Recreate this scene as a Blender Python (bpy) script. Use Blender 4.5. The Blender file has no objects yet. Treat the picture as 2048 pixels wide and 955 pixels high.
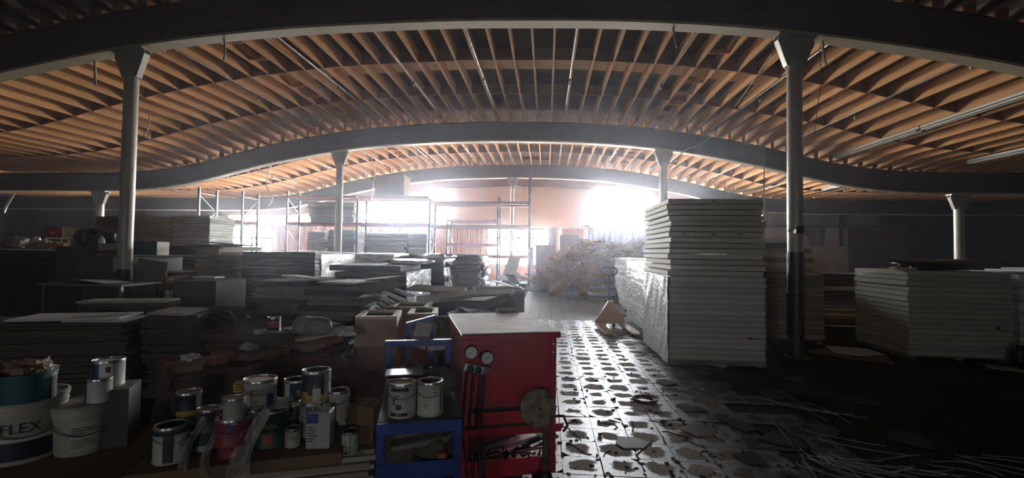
import bpy, bmesh, math, random
from mathutils import Vector, Matrix, noise
random.seed(7)
S = bpy.context.scene
COL = S.collection
PI = math.pi
# ---------------------------------------------------------------- camera
CAM_H, FOC, YAW, PIT, ROLL = 1.65, 920.0, .0753, .0291, .0132
_f0 = Vector((-math.sin(YAW), math.cos(YAW), 0)); _r0 = Vector((math.cos(YAW), math.sin(YAW), 0)); _u0 = Vector((0, 0, 1))
cF = _f0*math.cos(PIT)+_u0*math.sin(PIT); _u1 = _u0*math.cos(PIT)-_f0*math.sin(PIT)
cR = _r0*math.cos(ROLL)+_u1*math.sin(ROLL); cU = _u1*math.cos(ROLL)-_r0*math.sin(ROLL)
cam = bpy.data.cameras.new('camera'); cam.sensor_width = 36; cam.lens = FOC/2048*36; cam.clip_start = .05; cam.clip_end = 300
camo = bpy.data.objects.new('camera', cam); COL.objects.link(camo); S.camera = camo
camo.matrix_world = Matrix(((cR.x, cU.x, -cF.x, 0), (cR.y, cU.y, -cF.y, 0), (cR.z, cU.z, -cF.z, CAM_H), (0, 0, 0, 1)))
CAM = Vector((0, 0, CAM_H))
def ray(u, v): return cF+cR*((u-1024)/FOC)-cU*((v-477.5)/FOC)
def aY(u, v, Y): d = ray(u, v); return CAM+d*(Y/d.y)
def aZ(u, v, Z=0.): d = ray(u, v); return CAM+d*((Z-CAM_H)/d.z)
# ---------------------------------------------------------------- light and exposure
S.view_settings.view_transform = 'Standard'; S.view_settings.look = 'None'; S.view_settings.gamma = 1; S.view_settings.use_curve_mapping = False
S.view_settings.exposure = EXPO = 1.15
S.cycles.use_denoising = True; S.cycles.max_bounces = 10; S.cycles.diffuse_bounces = 3; S.cycles.glossy_bounces = 4
S.cycles.transmission_bounces = 8; S.cycles.transparent_max_bounces = 16; S.cycles.volume_bounces = 1
S.cycles.caustics_reflective = False; S.cycles.caustics_refractive = False
S.cycles.sample_clamp_indirect = 30; S.cycles.blur_glossy = 1.0
W = bpy.data.worlds.new('world'); S.world = W; W.use_nodes = True
nt = W.node_tree; bg = nt.nodes['Background']
tc = nt.nodes.new('ShaderNodeTexCoord'); sx = nt.nodes.new('ShaderNodeSeparateXYZ'); rp = nt.nodes.new('ShaderNodeValToRGB')
mr = nt.nodes.new('ShaderNodeMapRange'); mr.inputs[1].default_value = -1; mr.inputs[2].default_value = 1
nt.links.new(tc.outputs['Generated'], sx.inputs[0]); nt.links.new(sx.outputs[2], mr.inputs[0]); nt.links.new(mr.outputs[0], rp.inputs[0])
nt.links.new(rp.outputs[0], bg.inputs[0])
cr = rp.color_ramp                      # sunlit pale ground at the horizon, painted darker below as shade, bright hazy sky above it
cr.elements[0].position = 0; cr.elements[0].color = (.20, .18, .16, 1)
cr.elements[1].position = 1; cr.elements[1].color = (.55, .74, 1, 1)
for p, c in ((.40, (.46, .42, .37, 1)), (.490, (.80, .74, .66, 1)), (.505, (1, .98, .95, 1)), (.62, (.86, .93, 1, 1))):
    e = cr.elements.new(p); e.color = c
bg.inputs[1].default_value = WORLD = 62.0
def portal(x0, x1, z0, z1, y, back=False):
    l = bpy.data.lights.new('daylight_portal', 'AREA'); l.shape = 'RECTANGLE'; l.size = x1-x0; l.size_y = z1-z0
    l.cycles.is_portal = True
    o = bpy.data.objects.new('daylight_portal', l); COL.objects.link(o); o.location = ((x0+x1)/2, y, (z0+z1)/2)
    o.rotation_euler = (PI/2 if back else -PI/2, 0, 0)
# ---------------------------------------------------------------- helpers
class MB:
    """collects verts and faces, each face with a material slot"""
    def __init__(s): s.v = []; s.f = []; s.m = []
    def add(s, vs, fs, m=0):
        b = len(s.v); s.v += [tuple(v) for v in vs]; s.f += [tuple(i+b for i in f) for f in fs]; s.m += [m]*len(fs); return s
    def box(s, x0, x1, y0, y1, z0, z1, m=0, M=None, j=0):
        vs = [Vector((x, y, z)) for z in (z0, z1) for y in (y0, y1) for x in (x0, x1)]
        if j: vs = [v+Vector((random.uniform(-j, j), random.uniform(-j, j), random.uniform(-j, j)*.3)) for v in vs]
        if M: vs = [M@v for v in vs]
        return s.add(vs, [(0, 2, 3, 1), (4, 5, 7, 6), (0, 1, 5, 4), (2, 6, 7, 3), (0, 4, 6, 2), (1, 3, 7, 5)], m)
    def bar(s, a, b, w, h, m=0, up=(0, 0, 1)):
        a = Vector(a); b = Vector(b); d = (b-a).normalized(); u = Vector(up)
        if abs(d.dot(u)) > .98: u = Vector((1, 0, 0))
        r = d.cross(u).normalized(); u = r.cross(d)
        vs = [p+r*sx*w/2+u*sz*h/2 for p in (a, b) for sz in (-1, 1) for sx in (-1, 1)]
        return s.add(vs, [(0, 2, 3, 1), (4, 5, 7, 6), (0, 1, 5, 4), (2, 6, 7, 3), (0, 4, 6, 2), (1, 3, 7, 5)], m)
    def prism(s, poly, h, m=0, M=None, z=0):
        n = len(poly); vs = [Vector((p[0], p[1], z)) for p in poly]+[Vector((p[0], p[1], z+h)) for p in poly]
        if M: vs = [M@v for v in vs]
        return s.add(vs, [tuple(range(n-1, -1, -1)), tuple(range(n, 2*n))]+[(i, (i+1) % n, n+(i+1) % n, n+i) for i in range(n)], m)
    def lathe(s, prof, n=24, m=0, M=None, c=(0, 0, 0), cap=True):
        vs = []; c = Vector(c)
        for r, z in prof:
            for k in range(n):
                v = Vector((r*math.cos(2*PI*k/n), r*math.sin(2*PI*k/n), z))+c; vs.append(M@v if M else v)
        fs = [(i*n+k, i*n+(k+1) % n, (i+1)*n+(k+1) % n, (i+1)*n+k) for i in range(len(prof)-1) for k in range(n)]
        if cap: fs += [tuple(range(n-1, -1, -1)), tuple((len(prof)-1)*n+k for k in range(n))]
        return s.add(vs, fs, m)
    def tube(s, pts, r, n=8, m=0, closed=False):
        pts = [Vector(p) for p in pts]; N = len(pts); vs = []; u = None
        for i, p in enumerate(pts):
            d = (pts[(i+1) % N if closed else min(i+1, N-1)]-pts[i-1 if closed else max(i-1, 0)])
            d = d.normalized() if d.length > 1e-9 else Vector((0, 0, 1))
            if u is None: u = d.orthogonal().normalized()
            u = (u-d*u.dot(d)); u = u.normalized() if u.length > 1e-6 else d.orthogonal().normalized(); w = d.cross(u)
            rr = r[i] if isinstance(r, (list, tuple)) else r
            vs += [p+(u*math.cos(2*PI*k/n)+w*math.sin(2*PI*k/n))*rr for k in range(n)]
        fs = [(i*n+k, i*n+(k+1) % n, ((i+1) % N)*n+(k+1) % n, ((i+1) % N)*n+k) for i in range(N if closed else N-1) for k in range(n)]
        if not closed: fs += [tuple(range(n-1, -1, -1)), tuple((N-1)*n+k for k in range(n))]
        return s.add(vs, fs, m)
    def grid(s, fn, nu, nv, m=0):
        vs = [fn(i/nu, j/nv) for j in range(nv+1) for i in range(nu+1)]; w = nu+1
        return s.add(vs, [(j*w+i, j*w+i+1, (j+1)*w+i+1, (j+1)*w+i) for j in range(nv) for i in range(nu)], m)
    def build(s, name, mats, parent=None, smooth=False, bevel=0, loc=None):
        me = bpy.data.meshes.new(name); me.from_pydata(s.v, [], s.f)
        for mm in (mats if isinstance(mats, (list, tuple)) else [mats]): me.materials.append(mm)
        me.polygons.foreach_set('material_index', s.m)
        if smooth:
            me.polygons.foreach_set('use_smooth', [True]*len(s.f)); me.set_sharp_from_angle(angle=math.radians(38))
        me.update(); return link(name, me, parent, bevel, loc)
def link(name, me, parent=None, bevel=0, loc=None):
    o = bpy.data.objects.new(name, me); COL.objects.link(o)
    if parent: o.parent = parent
    if loc is not None: o.location = loc
    if bevel:
        b = o.modifiers.new('edge', 'BEVEL'); b.width = bevel; b.segments = 2; b.limit_method = 'ANGLE'; b.harden_normals = False
    return o
def tag(o, label, cat, group=None, kind=None):
    o['label'] = label; o['category'] = cat
    if group: o['group'] = group
    if kind: o['kind'] = kind
    return o
def thing(name, label, cat, loc=(0, 0, 0), rz=0, group=None, kind=None):
    o = bpy.data.objects.new(name, None); COL.objects.link(o); o.empty_display_size = .1
    o.location = loc; o.rotation_euler = (0, 0, rz); return tag(o, label, cat, group, kind)
def struct(o): o['kind'] = 'structure'; return o
def dup(root, loc, rz=None, label=None, group=None, scale=None):
    r = root.copy(); COL.objects.link(r); r.location = loc
    if rz is not None: r.rotation_euler = (root.rotation_euler[0], root.rotation_euler[1], rz)
    if label: r['label'] = label
    if group: r['group'] = group
    if scale: r.scale = scale
    for ch in KIDS.get(root.name, None) or [c for c in root.children]:
        c = ch.copy(); COL.objects.link(c); c.parent = r
        for g in ch.children:
            d = g.copy(); COL.objects.link(d); d.parent = c
    return r
KIDS = {}
def T(x=0, y=0, z=0, rx=0, ry=0, rz=0, s=1):
    return Matrix.Translation((x, y, z))@Matrix.Rotation(rz, 4, 'Z')@Matrix.Rotation(ry, 4, 'Y')@Matrix.Rotation(rx, 4, 'X')@Matrix.Scale(s, 4)
def R(d): return math.radians(d)
ORD = ['', 'second', 'third', 'fourth', 'fifth', 'sixth', 'seventh', 'eighth', 'ninth', 'tenth', 'eleventh', 'twelfth', 'thirteenth', 'fourteenth', 'fifteenth', 'sixteenth', 'seventeenth', 'eighteenth', 'nineteenth', 'twentieth', 'twenty-first', 'twenty-second', 'twenty-third', 'twenty-fourth', 'twenty-fifth', 'twenty-sixth']
# ---------------------------------------------------------------- materials
MATS = {}
def mat(name, col, rough=.6, metal=0., var=.25, scale=4., stretch=(1, 1, 1), bump=.0, bscale=None, col2=None, spec=.5, obj=True, rvar=0., trans=0.):
    """principled surface; colour wanders between col*(1-var) (or col2) and col with stretched noise; small random change from object to object"""
    if name in MATS: return MATS[name]
    m = bpy.data.materials.new(name); m.use_nodes = True; t = m.node_tree; b = t.nodes['Principled BSDF']; L = t.links.new
    MATS[name] = m; col = tuple(c*.74 for c in col); col2 = col2 and tuple(c*.74 for c in col2)
    b.inputs['Roughness'].default_value = rough; b.inputs['Metallic'].default_value = metal; b.inputs['Specular IOR Level'].default_value = spec
    tcn = t.nodes.new('ShaderNodeTexCoord'); mp = t.nodes.new('ShaderNodeMapping'); mp.inputs['Scale'].default_value = stretch
    L(tcn.outputs['Object'], mp.inputs[0])
    nz = t.nodes.new('ShaderNodeTexNoise'); nz.inputs['Scale'].default_value = scale; nz.inputs['Detail'].default_value = 6; nz.inputs['Roughness'].default_value = .6
    L(mp.outputs[0], nz.inputs['Vector'])
    r = t.nodes.new('ShaderNodeValToRGB'); L(nz.outputs['Fac'], r.inputs[0])
    c2 = col2 or tuple(c*(1-var) for c in col)
    r.color_ramp.elements[0].position = .32; r.color_ramp.elements[0].color = (*c2, 1)
    r.color_ramp.elements[1].position = .66; r.color_ramp.elements[1].color = (*col, 1)
    oi = t.nodes.new('ShaderNodeObjectInfo'); hs = t.nodes.new('ShaderNodeHueSaturation'); mm = t.nodes.new('ShaderNodeMapRange')
    mm.inputs[3].default_value = .86 if obj else 1; mm.inputs[4].default_value = 1.12 if obj else 1
    L(oi.outputs['Random'], mm.inputs[0]); L(mm.outputs[0], hs.inputs['Value']); L(r.outputs[0], hs.inputs['Color']); L(hs.outputs[0], b.inputs['Base Color'])
    if rvar:
        m2 = t.nodes.new('ShaderNodeMapRange'); m2.inputs[3].default_value = rough-rvar; m2.inputs[4].default_value = rough+rvar
        L(nz.outputs['Fac'], m2.inputs[0]); L(m2.outputs[0], b.inputs['Roughness'])
    if bump:
        bp = t.nodes.new('ShaderNodeBump'); bp.inputs['Strength'].default_value = bump; bp.inputs['Distance'].default_value = .02
        n2 = nz
        if bscale:
            n2 = t.nodes.new('ShaderNodeTexNoise'); n2.inputs['Scale'].default_value = bscale; n2.inputs['Detail'].default_value = 4; L(mp.outputs[0], n2.inputs['Vector'])
        L(n2.outputs['Fac'], bp.inputs['Height']); L(bp.outputs[0], b.inputs['Normal'])
    if trans:
        tr = t.nodes.new('ShaderNodeBsdfTranslucent'); mx = t.nodes.new('ShaderNodeMixShader'); mx.inputs[0].default_value = trans
        L(hs.outputs[0], tr.inputs['Color']); L(b.outputs[0], mx.inputs[1]); L(tr.outputs[0], mx.inputs[2]); L(mx.outputs[0], t.nodes['Material Output'].inputs['Surface'])
    return m
def wrap_mat(name, col, opacity, rough=.18, scale=9, stretch=(1, 1, 1), bump=.9):
    """clear stretch film: mostly see-through with glossy creases"""
    m = bpy.data.materials.new(name); m.use_nodes = True; t = m.node_tree; b = t.nodes['Principled BSDF']; L = t.links.new; MATS[name] = m
    b.inputs['Base Color'].default_value = (*col, 1); b.inputs['Roughness'].default_value = rough; b.inputs['Specular IOR Level'].default_value = .8
    tcn = t.nodes.new('ShaderNodeTexCoord'); mp = t.nodes.new('ShaderNodeMapping'); mp.inputs['Scale'].default_value = stretch; L(tcn.outputs['Object'], mp.inputs[0])
    nz = t.nodes.new('ShaderNodeTexNoise'); nz.inputs['Scale'].default_value = scale; nz.inputs['Detail'].default_value = 5; nz.inputs['Distortion'].default_value = .6; L(mp.outputs[0], nz.inputs['Vector'])
    bp = t.nodes.new('ShaderNodeBump'); bp.inputs['Strength'].default_value = bump; bp.inputs['Distance'].default_value = .03; L(nz.outputs['Fac'], bp.inputs['Height']); L(bp.outputs[0], b.inputs['Normal'])
    tr = t.nodes.new('ShaderNodeBsdfTransparent'); mx = t.nodes.new('ShaderNodeMixShader')
    mr_ = t.nodes.new('ShaderNodeMapRange'); mr_.inputs[1].default_value = .35; mr_.inputs[2].default_value = .7; mr_.inputs[3].default_value = opacity*.5; mr_.inputs[4].default_value = min(1, opacity*1.7)
    L(nz.outputs['Fac'], mr_.inputs[0]); L(mr_.outputs[0], mx.inputs[0]); L(tr.outputs[0], mx.inputs[1]); L(b.outputs[0], mx.inputs[2]); L(mx.outputs[0], t.nodes['Material Output'].inputs['Surface'])
    return m
M = dict(
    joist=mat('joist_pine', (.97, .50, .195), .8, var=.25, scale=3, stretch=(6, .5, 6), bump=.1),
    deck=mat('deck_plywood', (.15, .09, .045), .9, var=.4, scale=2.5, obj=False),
    block=mat('blocking_wood', (.42, .21, .09), .85, var=.3, scale=3), osb=mat('chipboard_sheet', (.95, .62, .26), .8, var=.4, scale=16, obj=False),
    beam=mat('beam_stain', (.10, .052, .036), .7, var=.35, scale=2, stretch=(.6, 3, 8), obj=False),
    beamlip=mat('beam_soffit', (.72, .62, .44), .55, var=.15, scale=3, obj=False),
    colpaint=mat('column_paint', (.62, .60, .52), .35, var=.25, scale=3, stretch=(1, 1, .4), rvar=.08),
    colrust=mat('column_bare_steel', (.10, .085, .08), .45, var=.5, scale=7, metal=.3),
    wall=mat('wall_dark_paint', (.085, .08, .075), .85, var=.4, scale=1.2, obj=False),
    wallgrey=mat('wall_grey_panel', (.42, .42, .44), .8, var=.2, scale=1.5, obj=False),
    plaster=mat('wall_plaster', (.85, .79, .74), .85, var=.25, scale=1.6, obj=False),
    brownboard=mat('brown_wall_board', (.16, .085, .06), .8, var=.3, scale=2),
    header=mat('window_header', (.30, .13, .09), .6, var=.25, scale=2, stretch=(.6, 2, 5), obj=False),
    panelb=mat('translucent_panel', (.95, .72, .48), .7, var=.06, scale=.6, trans=.017, obj=False),  # glow put in: slight translucence lets outside light through the panel
    orange=mat('orange_timber_panel', (.80, .30, .10), .7, var=.25, scale=2, stretch=(5, 1, .4), trans=.010),  # slight translucence puts the glow of window glare into the boards
    alum=mat('window_frame_metal', (.42, .40, .38), .45, metal=.4, var=.15),
    ribgrey=mat('ribbed_grey_sheet', (.50, .52, .50), .55, var=.15, trans=.006),  # faint glow put in by translucence
    ribblue=mat('ribbed_blue_sheet', (.12, .16, .24), .6, var=.2),
    black=mat('black_plastic', (.015, .015, .017), .45, var=.3),
    steel=mat('dull_steel', (.35, .35, .36), .38, metal=.9, var=.25, scale=12),
    galv=mat('galvanised_pipe', (.55, .56, .58), .35, metal=.85, var=.2),
    white=mat('white_enamel', (.80, .79, .74), .4, var=.08),
)
g = bpy.data.materials.new('window_glass'); g.use_nodes = True; t_ = g.node_tree; MATS['window_glass'] = M['glass'] = g
_b = t_.nodes['Principled BSDF']; _b.inputs['Roughness'].default_value = .02; _b.inputs['Base Color'].default_value = (.9, .95, 1, 1)
_tr = t_.nodes.new('ShaderNodeBsdfTransparent'); _mx = t_.nodes.new('ShaderNodeMixShader'); _mx.inputs[0].default_value = .07
t_.links.new(_tr.outputs[0], _mx.inputs[1]); t_.links.new(_b.outputs[0], _mx.inputs[2]); t_.links.new(_mx.outputs[0], t_.nodes['Material Output'].inputs['Surface'])
# ================================================================ STRUCTURE
XC, Y1, Y2, Y3, Y4 = -1.80, 7.9, 16.5, 24.65, 27.4
XL, XR, YB = -33.0, 29.0, -7.0
PROF = [(0, 5.65), (2.7, 5.59), (4.6, 5.46), (6.2, 5.27), (8.2, 4.92), (9.2, 4.71), (10.35, 4.40), (11.7, 4.08), (12.9, 3.90), (14.0, 3.82), (15.5, 3.79), (80, 3.79)]
def _smooth(u):
    u = abs(u)
    for (a, b), (c, d) in zip(PROF, PROF[1:]):
        if u <= c: return b+(d-b)*(u-a)/(c-a)
    return PROF[-1][1]
def Hb(x): return sum(_smooth(x-XC+k*.25) for k in (-3, -2, -1, 0, 1, 2, 3))/7      # underside of the wavy beams
JB, JH, STEP = .70, .30, .48                                                                  # joists rest level with the beam tops
# ---- floor slab (the tiles and grime on it come later)
flo = struct(MB().box(XL, XR, YB, Y4+.2, -.25, 0).build('floor', mat('floor_slab', (.052, .049, .044), .95, var=.6, scale=1.6, obj=False, spec=.06, bump=.25, bscale=14)))
# ---- curved ceiling: boarded deck, joists, blocking
NX = 124
mb = MB(); xs = [XL+(XR-XL)*i/NX for i in range(NX+1)]
for i in range(NX):
    a, b = xs[i], xs[i+1]; za, zb = Hb(a)+JB+JH, Hb(b)+JB+JH
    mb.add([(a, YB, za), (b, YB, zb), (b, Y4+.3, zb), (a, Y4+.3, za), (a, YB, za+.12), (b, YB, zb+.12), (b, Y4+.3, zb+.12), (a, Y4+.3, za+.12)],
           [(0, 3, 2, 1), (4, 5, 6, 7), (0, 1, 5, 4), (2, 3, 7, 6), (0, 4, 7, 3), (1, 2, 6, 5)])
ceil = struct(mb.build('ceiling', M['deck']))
def joists(ya, yb, x0, x1, rows, step=STEP):
    me = None; n = int((x1-x0)/step)
    for i in range(n+1):
        x = XC+step*round((x0-XC)/step)+i*step
        if me is None: o = MB().box(-.022, .022, ya, yb, 0, JH+.03).build('joist', M['joist'], ceil); me = o.data
        else: o = link('joist', me, ceil)
        o.location = (x, random.uniform(-.02, .02), Hb(x)+JB); o.rotation_euler = (0, random.uniform(-.012, .012), 0)
    return [XC+step*round((x0-XC)/step)+i*step for i in range(n+1)]
def blocking(js, ys):
    """one board between each two joists, skewed to follow the roof"""
    for y in ys:
        for k, (a, b) in enumerate(zip(js, js[1:])):
            za, zb = Hb(a)+JB, Hb(b)+JB; yy = y+random.uniform(-.015, .015)
            mb = MB(); vs = []
            for yq in (yy-.02, yy+.02):
                vs += [(a+.023, yq, za), (b-.023, yq, zb), (b-.023, yq, zb+JH), (a+.023, yq, za+JH)]
            mb.add(vs, [(0, 1, 2, 3), (7, 6, 5, 4), (0, 4, 5, 1), (1, 5, 6, 2), (2, 6, 7, 3), (3, 7, 4, 0)])
            yield mb
j1 = joists(Y1+.12, Y2-.12, -20.4, 17.4, None)
j2 = joists(Y2+.12, Y3-.12, -29.5, 26.5, None)
JM = M['joist']; M['joist'] = M['beam']; j0 = joists(YB, Y1-.12, -12.6, 9.4, None); M['joist'] = JM      # the nearest bay takes the dark beam colour
for mb in blocking([x for x in j1 if -19 < x < 16], (11.05, 13.43)): mb.build('blocking', M['block'], ceil)
rest = MB()
for mb in blocking(j2, (18.9, 21.3)): rest.add(mb.v, mb.f)
o = rest.build('blocking_row', M['block'], ceil); o['kind'] = 'stuff'
rest = MB()
for y in (Y3+.5, Y3+1.6):
    for x in [XC+STEP*i for i in range(-50, 51)]: rest.box(x-.022, x+.022, Y3+.12, Y4, Hb(x)+JB, Hb(x)+JB+JH) if y < Y3+1 else None
o = rest.build('joist_run', M['joist'], ceil); o['kind'] = 'stuff'
# pale board sheets nailed under the deck between the joists
for ya, yb, js in ((11.09, 12.30, [x for x in j1 if -19 < x < 16]), (20.0, 21.26, j2)):
    sm = MB()
    for a, b in zip(js, js[1:]):
        za, zb = Hb(a)+JB+JH-.012, Hb(b)+JB+JH-.012; x0, x1 = a+.024, b-.024
        sm.add([(x0, ya, za), (x1, ya, zb), (x1, yb, zb), (x0, yb, za), (x0, ya, za+.01), (x1, ya, zb+.01), (x1, yb, zb+.01), (x0, yb, za+.01)], [(0, 3, 2, 1), (4, 5, 6, 7), (0, 1, 5, 4), (2, 3, 7, 6), (0, 4, 7, 3), (1, 2, 6, 5)])
    so = sm.build('pale_deck_sheet', M['osb'], ceil); so['kind'] = 'stuff'
# ladder blocking between two joists near the columns
def ladder(x, ya, yb, n):
    for k in range(n):
        y = ya+(yb-ya)*k/(n-1); z = Hb(x)+JB
        MB().box(-STEP/2+.024, STEP/2-.024, -.02, .02, 0, .09).build('ladder_block', M['joist'], ceil, loc=(x, y, z))
for x, a, b, n in ((-7.0, Y1+.6, Y2-1.0, 9), (3.4, Y1+.6, Y2-1.0, 9), (-7.0, Y2+.5, Y3-2, 7), (3.4, Y2+.5, Y3-2, 7)): ladder(XC+STEP*round((x-XC)/STEP)+STEP/2, a, b, n)
# ---- wavy laminated beams
def beam(y, x0, x1, label, w=.22, h=JB+.02):
    root = thing('beam', label, 'beam', (0, y, 0), 0, None, 'structure'); n = 90
    for nm, za, zb, ww, mt in (('beam_lamination', .045, h, w, M['beam']), ('soffit_strip', 0, .045, w+.05, M['beamlip'])):
        mb = MB()
        for i in range(n):
            a = x0+(x1-x0)*i/n; b = x0+(x1-x0)*(i+1)/n
            vs = []
            for yy in (-ww/2, ww/2):
                vs += [(a, yy, Hb(a)+za), (b, yy, Hb(b)+za), (b, yy, Hb(b)+zb), (a, yy, Hb(a)+zb)]
            mb.add(vs, [(0, 1, 2, 3), (7, 6, 5, 4), (0, 4, 5, 1), (2, 6, 7, 3)]+([(3, 7, 4, 0)] if i == 0 else [])+([(1, 5, 6, 2)] if i == n-1 else []))
        mb.build(nm, mt, root, smooth=True)
    mb = MB()
    for i in range(n):
        a = x0+(x1-x0)*i/n; b = x0+(x1-x0)*(i+1)/n
        mb.bar((a, -w/2-.012, Hb(a)+h-.02), (b, -w/2-.012, Hb(b)+h-.02), .03, .03)
    mb.build('edge_batten', M['beam'], root)
    return root
beam(Y1, -13, 10, 'nearest dark curved roof beam spanning the top of the hall on two columns')
beam(Y2, XL, XR, 'second dark wavy roof beam, on four columns in the middle of the hall')
beam(Y3, XL, XR, 'furthest dark wavy roof beam in front of the window wall')
# ---- columns
def column(x, y, label, r=.115, guard=None):
    H = Hb(x); root = thing('column', label, 'column', (x, y, 0), 0, None, 'structure')
    zs = guard or 0
    MB().lathe([(r, zs), (r, H-.42)], 20).build('shaft', M['colpaint'], root, smooth=True)
    if guard: MB().lathe([(r*1.03, 0), (r*1.03, guard)], 20).build('bare_steel_foot', M['colrust'], root, smooth=True)
    mb = MB(); dz = (Hb(x+.3)-Hb(x-.3))/.6
    for sy in (-.06, .06):                               # two gusset plates flaring to the saddle under the beam
        vs = []
        for yy in (sy-.006, sy+.006):
            vs += [(-r, yy, H-.52), (r, yy, H-.52), (r+.17, yy, H-.14+dz*.28), (r+.17, yy, H-.02+dz*.28), (-r-.17, yy, H-.02-dz*.28), (-r-.17, yy, H-.14-dz*.28)]
        mb.add(vs, [(0, 1, 2, 3, 4, 5), (11, 10, 9, 8, 7, 6)]+[(i, 6+i, 6+(i+1) % 6, (i+1) % 6) for i in range(6)])
    mb.bar((-r-.18, 0, H-.015-dz*.29), (r+.18, 0, H-.015+dz*.29), .26, .03)
    for sx in (-1, 1): mb.bar((sx*(r+.02), 0, H-.5), (sx*(r+.17), 0, H-.1+sx*dz*.28), .12, .02)
    mb.build('saddle_bracket', M['colpaint'], root)
    MB().box(-.17, .17, -.17, .17, 0, .02).build('base_plate', M['colrust'], root)
    return root
colA = column(-7.72, Y1, 'pale round steel column at left, before the stacked boxes', guard=1.25)
colB = column(4.08, Y1, 'pale round steel column beside the tall white panel stack', guard=1.72)
column(-7.70, Y2, 'pale round column in front of the loaded pallet rack', .13)
column(4.08, Y2, 'pale round column rising behind the tall white panel stack', .13)
column(-17.25, Y2, 'short pale column at far left under the low sag of the beam', .14)
column(13.80, Y2, 'short pale column at far right behind the white wrapped stack', .14)
column(-1.87, Y3, 'thin pale column before the beige panel between the windows', .10)
# ---- walls
wl = struct(MB().box(XL-.3, XL, YB, Y4, 0, 6.7).build('wall_left', M['wall']))
wr = struct(MB().box(XR, XR+.3, YB, Y4, 0, 6.7).build('wall_right', M['wall']))
BW = [(-4.4, -3.85), (2.1, 2.65)]; BZ = (1.50, 1.92)              # two unseen back windows, added to light the foreground fronts
wbm = MB().box(XL, XR, YB-.3, YB, 0, BZ[0]).box(XL, XR, YB-.3, YB, BZ[1], 6.9)
for a, b in ((XL, BW[0][0]), (BW[0][1], BW[1][0]), (BW[1][1], XR)): wbm.box(a, b, YB-.3, YB, *BZ)
wb = struct(wbm.build('wall_back', M['wall']))
for k, (a, b) in enumerate(BW):
    r_ = thing('window_%d' % (4+k), ('added fill-light window, unseen in the back wall at the left', 'added fill-light window, unseen in the back wall at the right')[k], 'window', (0, YB-.15, 0), 0, None, 'structure')
    MB().box(a, b, 0, .012, *BZ).build('pane', M['glass'], r_); mb = MB()
    for x in (a, b, (a+b)/2): mb.box(x-.02, x+.02, -.04, .05, *BZ)
    mb.build('frame', M['alum'], r_); portal(a, b, *BZ, YB-.32, True)
# far wall: bays laid out from left to right on the plane Y4
def fx(u): return aY(u, 450, Y4).x
def fz(v, u=1100): return aY(u, v, Y4).z
ZS, ZT = fz(455), fz(473)            # sill of the high windows, head of the low ones
xa, xb, xc, xd = fx(455), fx(904), fx(1175), fx(1405)  # right window ended early behind the tall stack to cut light at right
wf = thing('wall_far', 'end wall of the hall with high windows, boarded bays and doors', 'wall', (0, Y4, 0), 0, None, 'structure')
def wbox(nm, x0, x1, z0, z1, m, y0=0, y1=.15): return MB().box(x0, x1, y0, y1, z0, z1).build(nm, m, wf)
wbox('dark_wall_bay', XL, xa, 0, 6, M['wall'])
def arch(nm, x0, x1, za, top, m, y0, y1, n=24):
    mb = MB()
    for i in range(n):
        a = x0+(x1-x0)*i/n; b = x0+(x1-x0)*(i+1)/n
        zA = za(a) if callable(za) else za; zB = za(b) if callable(za) else za
        vs = []
        for yy in (y0, y1): vs += [(a, yy, zA), (b, yy, zB), (b, yy, max(zB+.01, top(b))), (a, yy, max(zA+.01, top(a)))]
        mb.add(vs, [(0, 1, 2, 3), (7, 6, 5, 4), (0, 4, 5, 1), (2, 6, 7, 3)]+([(3, 7, 4, 0)] if i == 0 else [])+([(1, 5, 6, 2)] if i == n-1 else []))
    return mb.build(nm, m, wf, smooth=False)
arch('header', xa-.3, xd+.3, lambda x: Hb(x)-.05, lambda x: Hb(x)+JB+JH, M['header'], -.12, .16, 48)
arch('beige_panel', xb, xc, ZS, lambda x: Hb(x)-.05, M['panelb'], 0, .06)
# high windows
def high_window(n, x0, x1, muls, tr):
    root = thing('window_%d' % n, ['wide arched high window left of the beige panel', 'arched high window right of the beige panel'][n-1], 'window', (0, Y4+.06, 0), 0, None, 'structure')
    edges = [x0]+muls+[x1]
    for a, b in zip(edges, edges[1:]):
        mb = MB(); k = 6
        for i in range(k):
            p = a+(b-a)*i/k; q = a+(b-a)*(i+1)/k
            mb.add([(p, 0, ZS), (q, 0, ZS), (q, 0, max(ZS+.02, Hb(q)-.03)), (p, 0, max(ZS+.02, Hb(p)-.03)), (p, .012, ZS), (q, .012, ZS), (q, .012, max(ZS+.02, Hb(q)-.03)), (p, .012, max(ZS+.02, Hb(p)-.03))], [(0, 1, 2, 3), (7, 6, 5, 4)])
        mb.build('pane', M['glass'], root)
    for x in edges: MB().box(x-.035, x+.035, -.05, .06, ZS, Hb(x)).build('mullion', M['alum'], root)
    if tr: MB().box(x0, x1, -.02, .03, tr-.02, tr+.02).build('transom', M['alum'], root)
    MB().box(x0, x1, -.08, .08, ZS-.05, ZS+.03).build('sill', M['alum'], root)
high_window(1, xa, xb, [fx(u) for u in (500, 543, 560, 640, 735, 820)], 0)
high_window(2, xc, xd, [fx(1265), fx(1340)], fz(421))
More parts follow.
